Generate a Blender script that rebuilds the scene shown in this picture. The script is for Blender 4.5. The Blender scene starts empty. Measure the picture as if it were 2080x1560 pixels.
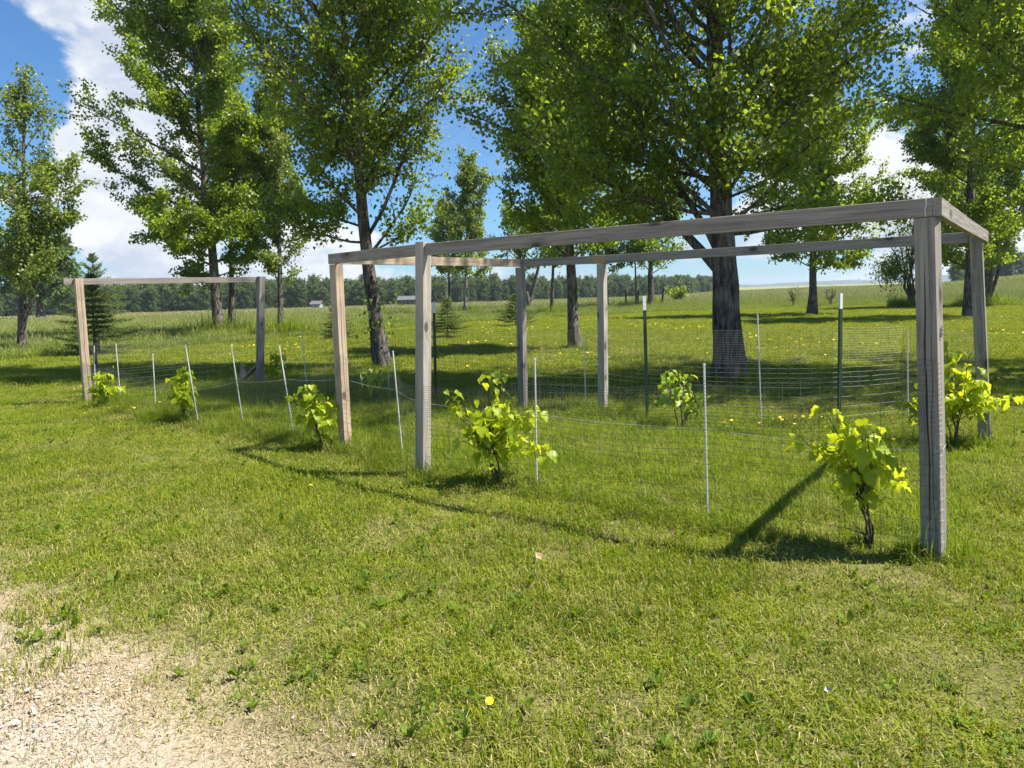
import bpy, math
import numpy as np
from mathutils import Matrix, Vector

R = math.radians
SC = bpy.context.scene
COL = SC.collection
rng = np.random.default_rng(7)

# ------------------------------------------------------------------ camera
CAM_H = 1.42
PITCH, ROLL = R(3.5), R(1.65)
cam = bpy.data.cameras.new('camera')
camo = bpy.data.objects.new('camera', cam)
COL.objects.link(camo)
cam.sensor_fit = 'HORIZONTAL'; cam.sensor_width = 36.0
cam.lens = 36.0 * 1480 / 2080
cam.shift_y = -0.0449
cam.clip_start = 0.05; cam.clip_end = 9000
cx = Vector((math.cos(ROLL), -math.sin(ROLL) * math.sin(PITCH), -math.sin(ROLL) * math.cos(PITCH)))
cy = Vector((math.sin(ROLL), math.cos(ROLL) * math.sin(PITCH), math.cos(ROLL) * math.cos(PITCH)))
cz = -Vector((0, math.cos(PITCH), -math.sin(PITCH)))
camo.matrix_world = Matrix(((cx.x, cy.x, cz.x, 0), (cx.y, cy.y, cz.y, 0), (cx.z, cy.z, cz.z, CAM_H), (0, 0, 0, 1)))
SC.camera = camo

# ------------------------------------------------------------------ exposure
SC.view_settings.view_transform = 'Standard'
SC.view_settings.look = 'None'
SC.view_settings.exposure = 1.3
SC.view_settings.gamma = 1.0
SC.view_settings.use_curve_mapping = False
SC.render.engine = 'CYCLES'
SC.cycles.max_bounces = 8
SC.cycles.diffuse_bounces = 3
SC.cycles.transmission_bounces = 4
SC.cycles.transparent_max_bounces = 6
SC.cycles.volume_bounces = 0
SC.cycles.use_denoising = True
SC.cycles.denoising_prefilter = 'ACCURATE'
SC.cycles.sample_clamp_indirect = 6.0

# ------------------------------------------------------------------ node helper
class NT:
    def __init__(s, tree):
        s.t = tree
    def n(s, typ, props=None, **inp):
        nd = s.t.nodes.new(typ)
        for k, v in (props or {}).items():
            setattr(nd, k, v)
        for k, v in inp.items():
            key = int(k[1:]) if k[0] == '_' else k.replace('_', ' ')
            s.set(nd.inputs[key], v)
        return nd
    def set(s, sock, v):
        if isinstance(v, bpy.types.NodeSocket):
            s.t.links.new(v, sock)
        elif isinstance(v, bpy.types.Node):
            s.t.links.new(v.outputs[0], sock)
        else:
            if isinstance(v, (tuple, list)) and len(v) == 3 and sock.type == 'RGBA':
                v = (*v, 1.0)
            sock.default_value = v
    def m(s, op, a, b=0.0, c=0.0, clamp=False):
        nd = s.t.nodes.new('ShaderNodeMath'); nd.operation = op; nd.use_clamp = clamp
        s.set(nd.inputs[0], a); s.set(nd.inputs[1], b); s.set(nd.inputs[2], c)
        return nd.outputs[0]
    def vm(s, op, a, b=(0, 0, 0)):
        nd = s.t.nodes.new('ShaderNodeVectorMath'); nd.operation = op
        s.set(nd.inputs[0], a)
        if op == 'SCALE': s.set(nd.inputs['Scale'], b)
        else: s.set(nd.inputs[1], b)
        return nd.outputs[1] if op in ('DOT_PRODUCT', 'LENGTH', 'DISTANCE') else nd.outputs[0]
    def ss(s, v, lo, hi, a=0.0, b=1.0):
        nd = s.t.nodes.new('ShaderNodeMapRange'); nd.interpolation_type = 'SMOOTHSTEP'
        s.set(nd.inputs[0], v); s.set(nd.inputs[1], lo); s.set(nd.inputs[2], hi); s.set(nd.inputs[3], a); s.set(nd.inputs[4], b)
        return nd.outputs[0]
    def mix(s, f, a, b, mode='MIX'):
        nd = s.t.nodes.new('ShaderNodeMix'); nd.data_type = 'RGBA'; nd.blend_type = mode
        s.set(nd.inputs[0], f); s.set(nd.inputs[6], a); s.set(nd.inputs[7], b)
        return nd.outputs[2]
    def noise(s, vec, scale, detail=4, rough=0.55, dist=0.0):
        nd = s.t.nodes.new('ShaderNodeTexNoise')
        if vec is not None: s.set(nd.inputs['Vector'], vec)
        nd.inputs['Scale'].default_value = scale; nd.inputs['Detail'].default_value = detail
        nd.inputs['Roughness'].default_value = rough; nd.inputs['Distortion'].default_value = dist
        return nd.outputs[0]

# ------------------------------------------------------------------ sky
SUN_EL, SUN_AZ = R(59), R(-4.9)                 # azimuth measured from +X
sun_dir = Vector((math.cos(SUN_EL) * math.cos(SUN_AZ), math.cos(SUN_EL) * math.sin(SUN_AZ), math.sin(SUN_EL)))
world = bpy.data.worlds.new('World'); SC.world = world; world.use_nodes = True
w = NT(world.node_tree); world.node_tree.nodes.clear()
sky = w.n('ShaderNodeTexSky', dict(sky_type='NISHITA', sun_disc=False, sun_elevation=SUN_EL, sun_rotation=R(90) - SUN_AZ,
                                   altitude=600, air_density=1.0, dust_density=0.6, ozone_density=2.2))
tc = w.n('ShaderNodeTexCoord')
d = tc.outputs['Generated']
sep = w.n('ShaderNodeSeparateXYZ', None, _0=d)
zc = sep.outputs[2]
sq = w.vm('MULTIPLY', d, (1.0, 1.0, 1.7))
nz = w.noise(sq, 3.3, 10, 0.58, 0.25)
nz2 = w.noise(w.vm('ADD', sq, (0.035, 0.0, 0.055)), 3.3, 6, 0.55, 0.25)
wisp = w.noise(w.vm('MULTIPLY', d, (2.0, 2.0, 6.0)), 2.2, 8, 0.65, 0.9)
def blob(c, r_in, r_out, amp, el=1.0):
    v = Vector(c).normalized()
    df = w.vm('MULTIPLY', w.vm('SUBTRACT', d, tuple(v)), (1, 1, el))
    return w.m('MULTIPLY', w.ss(w.vm('LENGTH', df), r_in, r_out, 1.0, 0.0), amp)
cov = w.m('SUBTRACT', nz, 0.575)
cov = w.m('ADD', cov, w.ss(zc, 0.02, 0.24, 0.09, 0.0))
for b in [((-0.455, 0.845, 0.29), 0.03, 0.16, 0.22, 0.8), ((-0.43, 0.86, 0.22), 0.02, 0.10, 0.16, 0.8), ((-0.42, 0.865, 0.13), 0.02, 0.13, 0.12, 1.0),
          ((-0.54, 0.81, 0.23), 0.03, 0.11, -0.16, 1.0), ((0.02, 0.94, 0.27), 0.03, 0.17, -0.12, 1.0),
          ((-0.10, 0.945, 0.315), 0.005, 0.035, 0.12, 1.0), ((0.45, 0.86, 0.16), 0.03, 0.16, 0.10, 1.0), ((0.35, 0.9, 0.04), 0.05, 0.14, -0.12, 2.0)]:
    cov = w.m('ADD', cov, blob(*b))
alpha = w.ss(cov, 0.0, 0.075)
lit = w.m('ADD', w.m('MULTIPLY', w.m('SUBTRACT', nz, nz2), 5.0), 0.72, clamp=True)
core = w.ss(cov, 0.05, 0.30, 1.0, 0.55)
puff = w.ss(w.noise(sq, 11.0, 6, 0.6, 0.3), 0.36, 0.62)
lit = w.m('ADD', w.m('MULTIPLY', lit, 0.62), w.m('MULTIPLY', puff, 0.38))
shade = w.m('MULTIPLY', w.m('ADD', w.m('MULTIPLY', lit, 0.75), 0.28), w.m('ADD', w.m('MULTIPLY', core, 0.5), 0.5))
ccol = w.mix(w.ss(shade, 0.45, 0.95), (5.2, 5.9, 7.0), (8.3, 8.4, 8.5))
skyc = w.mix(1.0, sky.outputs[0], (0.62, 1.0, 1.30), 'MULTIPLY')
haze_m = w.m('MULTIPLY', w.ss(wisp, 0.45, 0.75), w.ss(zc, 0.0, 0.35, 0.55, 0.15))
skyc = w.mix(haze_m, skyc, (4.4, 5.2, 6.6))
full = w.mix(w.m('MULTIPLY', alpha, 0.97), skyc, ccol)
bg = w.n('ShaderNodeBackground', None, Color=full, Strength=0.05)
wo = w.n('ShaderNodeOutputWorld', None, Surface=bg)

sl = bpy.data.lights.new('sun', 'SUN'); sl.energy = 5.0; sl.angle = R(0.53); sl.color = (1.0, 0.93, 0.81)
so = bpy.data.objects.new('sun', sl); COL.objects.link(so)
so.rotation_euler = sun_dir.to_track_quat('Z', 'Y').to_euler(); so.location = (30, 0, 60)

# ------------------------------------------------------------------ mesh helpers
class MB:
    """collects vertices and faces for ONE mesh; 'tint' is one float per vertex"""
    def __init__(s):
        s.V = []; s.F = []; s.T = []; s.M = []; s.n = 0
    def add(s, V, F, tint=0.5, mat=0):
        V = np.asarray(V, dtype=np.float32).reshape(-1, 3); F = np.asarray(F, dtype=np.int64)
        s.V.append(V); s.F.append(F + s.n); s.n += len(V)
        s.T.append(np.broadcast_to(np.asarray(tint, dtype=np.float32), (len(V),)))
        s.M.append(np.full(len(F), mat, dtype=np.int32))
    def mesh(s, name, mats, smooth=False):
        me = bpy.data.meshes.new(name)
        V = np.concatenate(s.V)
        me.vertices.add(len(V)); me.vertices.foreach_set('co', V.ravel())
        loops = np.concatenate([f.ravel() for f in s.F])
        cnt = np.concatenate([np.full(len(f), f.shape[1]) for f in s.F])
        st = np.concatenate([[0], np.cumsum(cnt)[:-1]])
        me.loops.add(len(loops)); me.loops.foreach_set('vertex_index', loops.astype(np.int32))
        me.polygons.add(len(cnt)); me.polygons.foreach_set('loop_start', st.astype(np.int32))
        me.polygons.foreach_set('material_index', np.concatenate(s.M))
        me.polygons.foreach_set('use_smooth', np.full(len(cnt), bool(smooth)))
        for m_ in mats: me.materials.append(m_)
        at = me.attributes.new('tint', 'FLOAT', 'POINT'); at.data.foreach_set('value', np.concatenate(s.T).astype(np.float32))
        me.update(calc_edges=True)
        return me
    def obj(s, name, mats, parent=None, smooth=False, link=True):
        if not isinstance(mats, (list, tuple)): mats = [mats]
        o = bpy.data.objects.new(name, s.mesh(name, mats, smooth))
        if link: COL.objects.link(o)
        if parent: o.parent = parent
        return o

def tag(o, label=None, cat=None, group=None, kind=None):
    if label: o['label'] = label
    if cat: o['category'] = cat
    if group: o['group'] = group
    if kind: o['kind'] = kind
    return o

def thing(name, label, cat, loc=(0, 0, 0), rz=0, group=None):
    o = bpy.data.objects.new(name, None); COL.objects.link(o)
    o.empty_display_size = 0.1
    o.location = loc; o.rotation_euler = (0, 0, rz)
    return tag(o, label, cat, group)

def tube(mb, P, rad, k=5, tint=0.5, mat=0, cap=True, ridge=None):
    P = np.asarray(P, float); n = len(P)
    rad = np.broadcast_to(np.asarray(rad, float), (n,))
    T = np.gradient(P, axis=0); T /= np.linalg.norm(T, axis=1, keepdims=True) + 1e-9
    ref = np.array([0.31, 0.95, 0.0]) if abs(T[:, 2]).mean() > 0.5 else np.array([0.1, 0.0, 1.0])
    A = np.cross(T, ref); A /= np.linalg.norm(A, axis=1, keepdims=True) + 1e-9
    B = np.cross(T, A)
    a = np.linspace(0, 2 * np.pi, k, endpoint=False)
    rr = rad[:, None] * np.ones((n, k))
    if ridge is not None: rr = rr * ridge
    V = P[:, None, :] + rr[..., None] * (np.cos(a)[None, :, None] * A[:, None, :] + np.sin(a)[None, :, None] * B[:, None, :])
    i = np.arange(n - 1)[:, None] * k; j = np.arange(k)[None, :]
    j2 = (j + 1) % k
    F = np.stack([i + j, i + j2, i + k + j2, i + k + j], -1).reshape(-1, 4)
    V = V.reshape(-1, 3)
    mb.add(V, F, tint, mat)
    if cap and k > 2:
        mb.add(V[-k:], [list(range(k))], tint, mat)
        mb.add(V[:k], [list(range(k))[::-1]], tint, mat)

def box(mb, lo, hi, tint=0.5, mat=0, bev=0.0):
    x0, y0, z0 = lo; x1, y1, z1 = hi
    V = [(x0, y0, z0), (x1, y0, z0), (x1, y1, z0), (x0, y1, z0), (x0, y0, z1), (x1, y0, z1), (x1, y1, z1), (x0, y1, z1)]
    mb.add(V, [(3, 2, 1, 0), (4, 5, 6, 7), (0, 1, 5, 4), (1, 2, 6, 5), (2, 3, 7, 6), (3, 0, 4, 7)], tint, mat)

# ------------------------------------------------------------------ materials
def new_mat(name):
    m = bpy.data.materials.new(name); m.use_nodes = True
    m.node_tree.nodes.clear()
    return m, NT(m.node_tree)

def finish(m, t, shader, disp=None):
    o = t.n('ShaderNodeOutputMaterial', None, Surface=shader)
    return m

def mat_leaf(name, dark, light, trans, tmix=0.45, rough=0.42, world_scale=0.5, spec=0.5):
    m, t = new_mat(name)
    at = t.n('ShaderNodeAttribute', dict(attribute_name='tint')).outputs['Fac']
    pos = t.n('ShaderNodeNewGeometry').outputs['Position']
    nn = t.noise(pos, world_scale, 2)
    f = t.m('ADD', t.m('MULTIPLY', at, 0.7), t.m('MULTIPLY', t.m('SUBTRACT', nn, 0.35), 0.9), clamp=True)
    c = t.mix(f, dark, light)
    tcol = t.mix(f, tuple(x * 0.6 for x in trans), trans)
    p = t.n('ShaderNodeBsdfPrincipled', None, Base_Color=c, Roughness=rough)
    p.inputs['Specular IOR Level'].default_value = spec
    tr = t.n('ShaderNodeBsdfTranslucent', None, Color=tcol)
    mx = t.n('ShaderNodeMixShader', None, _0=tmix, _1=p, _2=tr)
    return finish(m, t, mx)

LEAF = mat_leaf('poplar_leaf', (0.026, 0.058, 0.010), (0.165, 0.235, 0.020), (0.46, 0.61, 0.028), 0.48, 0.36, 0.5, 0.45)
LEAF_LIGHT = mat_leaf('poplar_leaf_pale', (0.05, 0.10, 0.02), (0.20, 0.26, 0.04), (0.44, 0.54, 0.05), 0.42, 0.42)
LEAF_FAR = mat_leaf('woodland_leaf', (0.040, 0.080, 0.026), (0.13, 0.185, 0.045), (0.22, 0.30, 0.06), 0.3, 0.6, 0.06, 0.2)
SHRUB_LEAF = mat_leaf('shrub_leaf', (0.20, 0.29, 0.010), (0.36, 0.44, 0.018), (0.80, 0.90, 0.03), 0.52, 0.45, 6.0, 0.4)
SHRUB_DARK = mat_leaf('shrub_leaf_green', (0.15, 0.25, 0.012), (0.30, 0.40, 0.02), (0.66, 0.80, 0.035), 0.45, 0.42, 6.0)
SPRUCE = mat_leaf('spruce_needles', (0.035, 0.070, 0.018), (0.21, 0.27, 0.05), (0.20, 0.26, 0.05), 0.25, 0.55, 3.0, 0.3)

def mat_bark(name, a, b, scale=1.0):
    m, t = new_mat(name)
    geo = t.n('ShaderNodeNewGeometry').outputs['Position']
    v = t.vm('MULTIPLY', geo, (1, 1, 0.16))
    n1 = t.noise(v, 22 * scale, 6, 0.7, 0.6)
    n2 = t.noise(geo, 3.0, 3)
    c = t.mix(t.ss(n1, 0.38, 0.66), a, b)
    c = t.mix(t.m('MULTIPLY', t.ss(n2, 0.5, 0.7), 0.4), c, tuple(x * 1.5 for x in b))
    bmp = t.n('ShaderNodeBump', None, Height=n1, Strength=0.9, Distance=0.03)
    p = t.n('ShaderNodeBsdfPrincipled', None, Base_Color=c, Roughness=0.9, Normal=bmp)
    p.inputs['Specular IOR Level'].default_value = 0.2
    return finish(m, t, p)
BARK = mat_bark('poplar_bark', (0.035, 0.028, 0.024), (0.19, 0.165, 0.145))
BARK_PALE = mat_bark('aspen_bark', (0.10, 0.085, 0.07), (0.36, 0.33, 0.28), 0.7)
TWIG = mat_bark('twig_bark', (0.06, 0.045, 0.035), (0.17, 0.13, 0.10), 2.0)

def mat_wood(name, dark, light, warm):
    """weathered sawn timber, grain along the local Z axis"""
    m, t = new_mat(name)
    o = t.n('ShaderNodeTexCoord').outputs['Object']
    inf = t.n('ShaderNodeObjectInfo').outputs['Random']
    off = t.n('ShaderNodeCombineXYZ', None, _0=t.m('MULTIPLY', inf, 3.1), _1=t.m('MULTIPLY', inf, 7.7), _2=t.m('MULTIPLY', inf, 13.0))
    v = t.vm('ADD', o, off.outputs[0])
    # knots: stretched cells; the grain bends round them
    kv = t.vm('MULTIPLY', v, (5.0, 5.0, 2.6))
    vo = t.n('ShaderNodeTexVoronoi', None, Vector=kv, Scale=1.0); kd = vo.outputs['Distance']
    knot = t.ss(kd, 0.07, 0.15, 1.0, 0.0)
    ring = t.ss(kd, 0.10, 0.42, 1.0, 0.0)
    sepv = t.n('ShaderNodeSeparateXYZ', None, _0=v)
    bend = t.m('MULTIPLY', ring, 0.018)
    gx = t.m('ADD', sepv.outputs[0], bend); gy = t.m('ADD', sepv.outputs[1], bend)
    gv = t.n('ShaderNodeCombineXYZ', None, _0=t.m('MULTIPLY', gx, 1.0), _1=t.m('MULTIPLY', gy, 1.0), _2=t.m('MULTIPLY', sepv.outputs[2], 0.022)).outputs[0]
    g1 = t.noise(gv, 130, 5, 0.65, 0.4)
    g2 = t.noise(gv, 34, 3, 0.6, 1.2)
    blot = t.noise(v, 3.2, 5, 0.65)
    f = t.m('ADD', t.m('MULTIPLY', g1, 0.55), t.m('MULTIPLY', g2, 0.55))
    c = t.mix(t.ss(f, 0.36, 0.72), dark, light)
    c = t.mix(t.m('MULTIPLY', t.ss(blot, 0.42, 0.68), 0.55), c, warm)
    c = t.mix(t.m('MULTIPLY', t.ss(g1, 0.30, 0.20), 0.7), c, (0.05, 0.04, 0.035))
    c = t.mix(t.m('MULTIPLY', ring, 0.25), c, tuple(x * 0.6 for x in dark))
    c = t.mix(t.m('MULTIPLY', knot, 0.8), c, (0.045, 0.033, 0.026))
    spots = t.n('ShaderNodeTexVoronoi', None, Vector=v, Scale=11.0).outputs['Distance']
    c = t.mix(t.m('MULTIPLY', t.ss(spots, 0.055, 0.03), 0.7), c, (0.05, 0.04, 0.04))
    bmp = t.n('ShaderNodeBump', None, Height=f, Strength=0.45, Distance=0.004)
    p = t.n('ShaderNodeBsdfPrincipled', None, Base_Color=c, Roughness=0.85, Normal=bmp)
    p.inputs['Specular IOR Level'].default_value = 0.2
    return finish(m, t, p)
WOOD_GREY = mat_wood('weathered_grey_timber', (0.135, 0.122, 0.108), (0.31, 0.29, 0.262), (0.27, 0.228, 0.185))
WOOD_WARM = mat_wood('weathered_tan_timber', (0.24, 0.185, 0.14), (0.47, 0.38, 0.29), (0.50, 0.37, 0.26))
WOOD_PALE = mat_wood('bleached_grey_timber', (0.22, 0.195, 0.17), (0.44, 0.41, 0.365), (0.38, 0.33, 0.27))
WOOD_NEW = mat_wood('fresh_tan_timber', (0.26, 0.18, 0.09), (0.42, 0.31, 0.17), (0.40, 0.26, 0.13))

def mat_plain(name, col, rough=0.5, metal=0.0, var=0.2, scale=20):
    m, t = new_mat(name)
    o = t.n('ShaderNodeTexCoord').outputs['Object']
    nn = t.noise(o, scale, 4)
    c = t.mix(nn, tuple(x * (1 - var) for x in col), tuple(min(1, x * (1 + var)) for x in col))
    p = t.n('ShaderNodeBsdfPrincipled', None, Base_Color=c, Roughness=rough, Metallic=metal)
    return finish(m, t, p)
WIRE = mat_plain('galvanised_wire', (0.15, 0.15, 0.145), 0.5, 0.4)
WIRE_BRIGHT = mat_plain('bright_aluminium_wire', (0.45, 0.45, 0.44), 0.4, 0.7)
ROD = mat_plain('galvanised_rod', (0.62, 0.63, 0.62), 0.5, 0.15)
GREEN_PAINT = mat_plain('green_post_paint', (0.008, 0.035, 0.022), 0.35, 0.0, 0.4)
WHITE_PAINT = mat_plain('white_post_paint', (0.60, 0.62, 0.64), 0.4, 0.0, 0.1)
YELLOW = mat_plain('dandelion_petals', (0.90, 0.68, 0.01), 0.6, 0, 0.12, 300)
STALK = mat_plain('flower_stalk', (0.10, 0.17, 0.03), 0.6)
DRYLEAF = mat_plain('dry_leaf', (0.42, 0.27, 0.16), 0.7, 0, 0.2, 60)
STONE = None

# bare-ground mask shared by the ground and the grass scatter (world metres)
def bare_np(x, y):
    """1 in the gravelled corner, 0 on the lawn"""
    s = -0.62 * (x + 1.15) - 0.78 * (y - 2.75)
    wob = 0.16 * np.sin(2.3 * x + 1.1 * y) + 0.10 * np.sin(5.1 * x - 3.7 * y + 1.0) + 0.05 * np.sin(11 * x + 9 * y)
    return np.clip((s + wob + 0.33) / 0.95, 0, 1)

# field edge polyline (x -> y of the mown lawn's far edge)
EX = np.array([-60, -13.6, -11.1, -9.6, -8.2, -2.2, 3.0, 11.1, 21.8, 26.5, 34, 80])
EY = np.array([10, 19.5, 22.2, 24.2, 27.5, 37.3, 40.3, 45.4, 45.6, 38.0, 34, 30])
def lawn_np(x, y):
    return np.interp(x, EX, EY) - y          # >0 on the lawn

def ground_z(x, y):
    z = 0.012 * np.sin(1.7 * x + 0.6 * y) * np.sin(0.9 * y - 0.5 * x) + 0.006 * np.sin(4.3 * x) * np.cos(3.9 * y)
    far = np.clip((y - 60) / 120, 0, 1)
    rise = np.clip((x / np.maximum(y, 1) - 0.52) / 0.25, 0, 1)
    z = z - 1.3 * np.clip((y - 55) / 130, 0, 1) * np.clip((0.42 - x / np.maximum(y, 1)) / 0.25, 0, 1)
    z = z + 2.2 * far * far * (3 - 2 * far) * rise * rise * (3 - 2 * rise)
    return z

def axis(lo, hi, n, c, fine):
    t = np.linspace(-1, 1, n)
    s = np.sinh(t * 5.5) / np.sinh(5.5)
    v = np.where(s < 0, c + s * (c - lo), c + s * (hi - c)) + fine * t
    return v
gx = axis(-3500, 3500, 190, 0, 6); gy = np.concatenate([np.linspace(-60, -2, 12)[:-1], np.linspace(-2, 30, 110)[:-1], 30 * np.exp(np.linspace(0, math.log(150), 60))])
X, Y = np.meshgrid(gx, gy); Z = ground_z(X, Y)
mb = MB()
ni, nj = len(gy), len(gx)
i = np.arange(ni - 1)[:, None] * nj; j = np.arange(nj - 1)[None, :]
mb.add(np.stack([X, Y, Z], -1).reshape(-1, 3), np.stack([i + j, i + j + 1, i + nj + j + 1, i + nj + j], -1).reshape(-1, 4),
       bare_np(X, Y).ravel())
m, t = new_mat('ground_soil_and_thatch')
pos = t.n('ShaderNodeNewGeometry').outputs['Position']
sp = t.n('ShaderNodeSeparateXYZ', None, _0=pos)
px, py = sp.outputs[0], sp.outputs[1]
s_ = t.m('ADD', t.m('MULTIPLY', t.m('ADD', px, 1.15), -0.62), t.m('MULTIPLY', t.m('SUBTRACT', py, 2.75), -0.78))
wn = t.m('MULTIPLY', t.m('SUBTRACT', t.noise(pos, 2.2, 5), 0.5), 0.9)
bare = t.ss(t.m('ADD', s_, wn), -0.2, 0.35)
grav = t.ss(t.m('ADD', s_, t.m('MULTIPLY', wn, 1.2)), 0.22, 0.60)
n_f = t.noise(pos, 90, 6, 0.7)
n_m = t.noise(pos, 7, 5, 0.6)
n_l = t.noise(pos, 0.35, 4, 0.6)
soil = t.mix(t.ss(n_f, 0.35, 0.65), (0.04, 0.03, 0.018), (0.26, 0.21, 0.11))
lawnc = t.mix(t.ss(n_m, 0.35, 0.65), (0.06, 0.085, 0.014), (0.14, 0.16, 0.03))
lawnc = t.mix(0.45, lawnc, soil)
straw = t.mix(t.ss(n_f, 0.3, 0.7), (0.17, 0.13, 0.08), (0.46, 0.39, 0.27))
sand = t.mix(t.ss(t.noise(pos, 160, 5, 0.75), 0.35, 0.65), (0.22, 0.19, 0.155), (0.52, 0.465, 0.385))
sand = t.mix(t.m('MULTIPLY', t.ss(t.noise(pos, 4.5, 4), 0.5, 0.7), 0.6), sand, (0.44, 0.375, 0.31))
c = t.mix(bare, lawnc, straw)
c = t.mix(grav, c, sand)
fieldc = t.mix(t.ss(t.noise(t.vm('MULTIPLY', pos, (0.35, 1.0, 1.0)), 0.12, 5), 0.35, 0.65), (0.14, 0.17, 0.05), (0.24, 0.25, 0.09))
# beyond the mown lawn the hay field begins
fe = t.ss(t.vm('LENGTH', t.vm('SUBTRACT', pos, (4, 0, 0))), 30, 46)
c = t.mix(fe, c, fieldc)
bmp = t.n('ShaderNodeBump', None, Height=n_f, Strength=0.8, Distance=0.012)
p = t.n('ShaderNodeBsdfPrincipled', None, Base_Color=c, Roughness=0.95, Normal=bmp)
p.inputs['Specular IOR Level'].default_value = 0.15
GROUND = finish(m, t, p)
ground = tag(mb.obj('ground', GROUND, smooth=True), 'lawn ground running out to the hay field, bare gravel in the near left corner', kind='structure')
ground['kind'] = 'structure'

# ------------------------------------------------------------------ geometry-node scatter
def scatter(name, sources, P, rot, scl, idx, label, mat_dummy=None, parent=None):
    """one object whose points carry instances of the source meshes"""
    coll = bpy.data.collections.new(name + '_sources')
    for k, me in enumerate(sources):
        o = bpy.data.objects.new('%s_source_%02d' % (name, k), me); coll.objects.link(o)
    me = bpy.data.meshes.new(name); n = len(P)
    me.vertices.add(n); me.vertices.foreach_set('co', np.asarray(P, np.float32).ravel())
    for an, ty, key, arr in (('rot', 'FLOAT_VECTOR', 'vector', rot), ('scl', 'FLOAT_VECTOR', 'vector', scl), ('idx', 'INT', 'value', idx)):
        a = me.attributes.new(an, ty, 'POINT')
        a.data.foreach_set(key, np.asarray(arr, np.int32 if ty == 'INT' else np.float32).ravel())
    o = bpy.data.objects.new(name, me); COL.objects.link(o)
    g = bpy.data.node_groups.new(name + '_nodes', 'GeometryNodeTree')
    g.interface.new_socket('Geometry', in_out='INPUT', socket_type='NodeSocketGeometry')
    g.interface.new_socket('Geometry', in_out='OUTPUT', socket_type='NodeSocketGeometry')
    gi = g.nodes.new('NodeGroupInput'); go = g.nodes.new('NodeGroupOutput')
    ci = g.nodes.new('GeometryNodeCollectionInfo'); ci.inputs['Collection'].default_value = coll
    ci.inputs['Separate Children'].default_value = True; ci.inputs['Reset Children'].default_value = True
    ip = g.nodes.new('GeometryNodeInstanceOnPoints'); ip.inputs['Pick Instance'].default_value = True
    def na(nm, ty):
        nd = g.nodes.new('GeometryNodeInputNamedAttribute'); nd.data_type = ty; nd.inputs[0].default_value = nm
        return nd.outputs[0]
    er = g.nodes.new('FunctionNodeEulerToRotation')
    L = g.links.new
    L(gi.outputs[0], ip.inputs['Points']); L(ci.outputs[0], ip.inputs['Instance'])
    L(na('idx', 'INT'), ip.inputs['Instance Index']); L(na('rot', 'FLOAT_VECTOR'), er.inputs[0])
    L(er.outputs[0], ip.inputs['Rotation']); L(na('scl', 'FLOAT_VECTOR'), ip.inputs['Scale'])
    L(ip.outputs[0], go.inputs[0])
    md = o.modifiers.new('scatter', 'NODES'); md.node_group = g
    tag(o, label, kind='stuff')
    if parent: o.parent = parent
    return o

def zrot(n, tilt=0.0):
    return np.stack([rng.normal(0, tilt, n) if tilt else np.zeros(n), rng.normal(0, tilt, n) if tilt else np.zeros(n), rng.uniform(0, 6.283, n)], -1)

# ------------------------------------------------------------------ grass
def mat_grass(name, g0, g1, dry0, dry1, tr, ws, dryness, tipdry=0.0, tm=0.35):
    m, t = new_mat(name)
    at = t.n('ShaderNodeAttribute', dict(attribute_name='tint')).outputs['Fac']
    pos = t.n('ShaderNodeNewGeometry').outputs['Position']
    n1 = t.noise(pos, ws, 4, 0.6); n2 = t.noise(pos, ws * 6.5, 3, 0.6)
    # tint: integer part 0 = live, 1 = dead blade; fraction = brightness
    dead = t.m('FLOOR', at); fr = t.m('FRACT', at)
    n3 = t.noise(t.vm('ADD', pos, (31.0, 7.0, 0.0)), ws * 2.6, 3, 0.6)
    g = t.mix(t.m('ADD', t.m('ADD', t.m('MULTIPLY', fr, 0.40), t.m('MULTIPLY', t.ss(n2, 0.35, 0.65), 0.30)), t.m('MULTIPLY', t.ss(n3, 0.38, 0.62), 0.30)), g0, g1)
    dry = t.mix(fr, dry0, dry1)
    f = t.m('ADD', t.ss(t.m('ADD', n1, t.m('MULTIPLY', t.m('SUBTRACT', n2, 0.5), 0.5)), 0.46, 0.70, 0.0, dryness), dead, clamp=True)
    if tipdry:
        z = t.n('ShaderNodeSeparateXYZ', None, _0=pos).outputs[2]
        f = t.m('ADD', f, t.ss(z, 0.22, 0.5, 0.0, tipdry), clamp=True)
    c = t.mix(f, g, dry)
    tcol = t.mix(f, tr, tuple(x * 0.6 for x in dry1))
    p = t.n('ShaderNodeBsdfPrincipled', None, Base_Color=c, Roughness=0.55)
    p.inputs['Specular IOR Level'].default_value = 0.18
    trn = t.n('ShaderNodeBsdfTranslucent', None, Color=tcol)
    return finish(m, t, t.n('ShaderNodeMixShader', None, _0=tm, _1=p, _2=trn))
GRASS = mat_grass('lawn_grass', (0.038, 0.085, 0.006), (0.27, 0.325, 0.018), (0.28, 0.24, 0.09), (0.48, 0.43, 0.17), (0.44, 0.51, 0.015), 0.9, 0.42, 0.0, 0.29)
GRASS_LONG = mat_grass('uncut_grass', (0.055, 0.110, 0.008), (0.25, 0.295, 0.02), (0.26, 0.23, 0.08), (0.46, 0.41, 0.20), (0.36, 0.47, 0.02), 0.9, 0.25)
HAY = mat_grass('hay_field_grass', (0.10, 0.16, 0.018), (0.20, 0.26, 0.035), (0.28, 0.28, 0.10), (0.42, 0.42, 0.19), (0.34, 0.42, 0.04), 0.05, 0.10, 0.30, 0.3)
STRAW = mat_grass('dead_grass_litter', (0.10, 0.13, 0.03), (0.2, 0.22, 0.06), (0.32, 0.24, 0.13), (0.62, 0.50, 0.34), (0.25, 0.3, 0.05), 2.0, 0.8)

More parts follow.
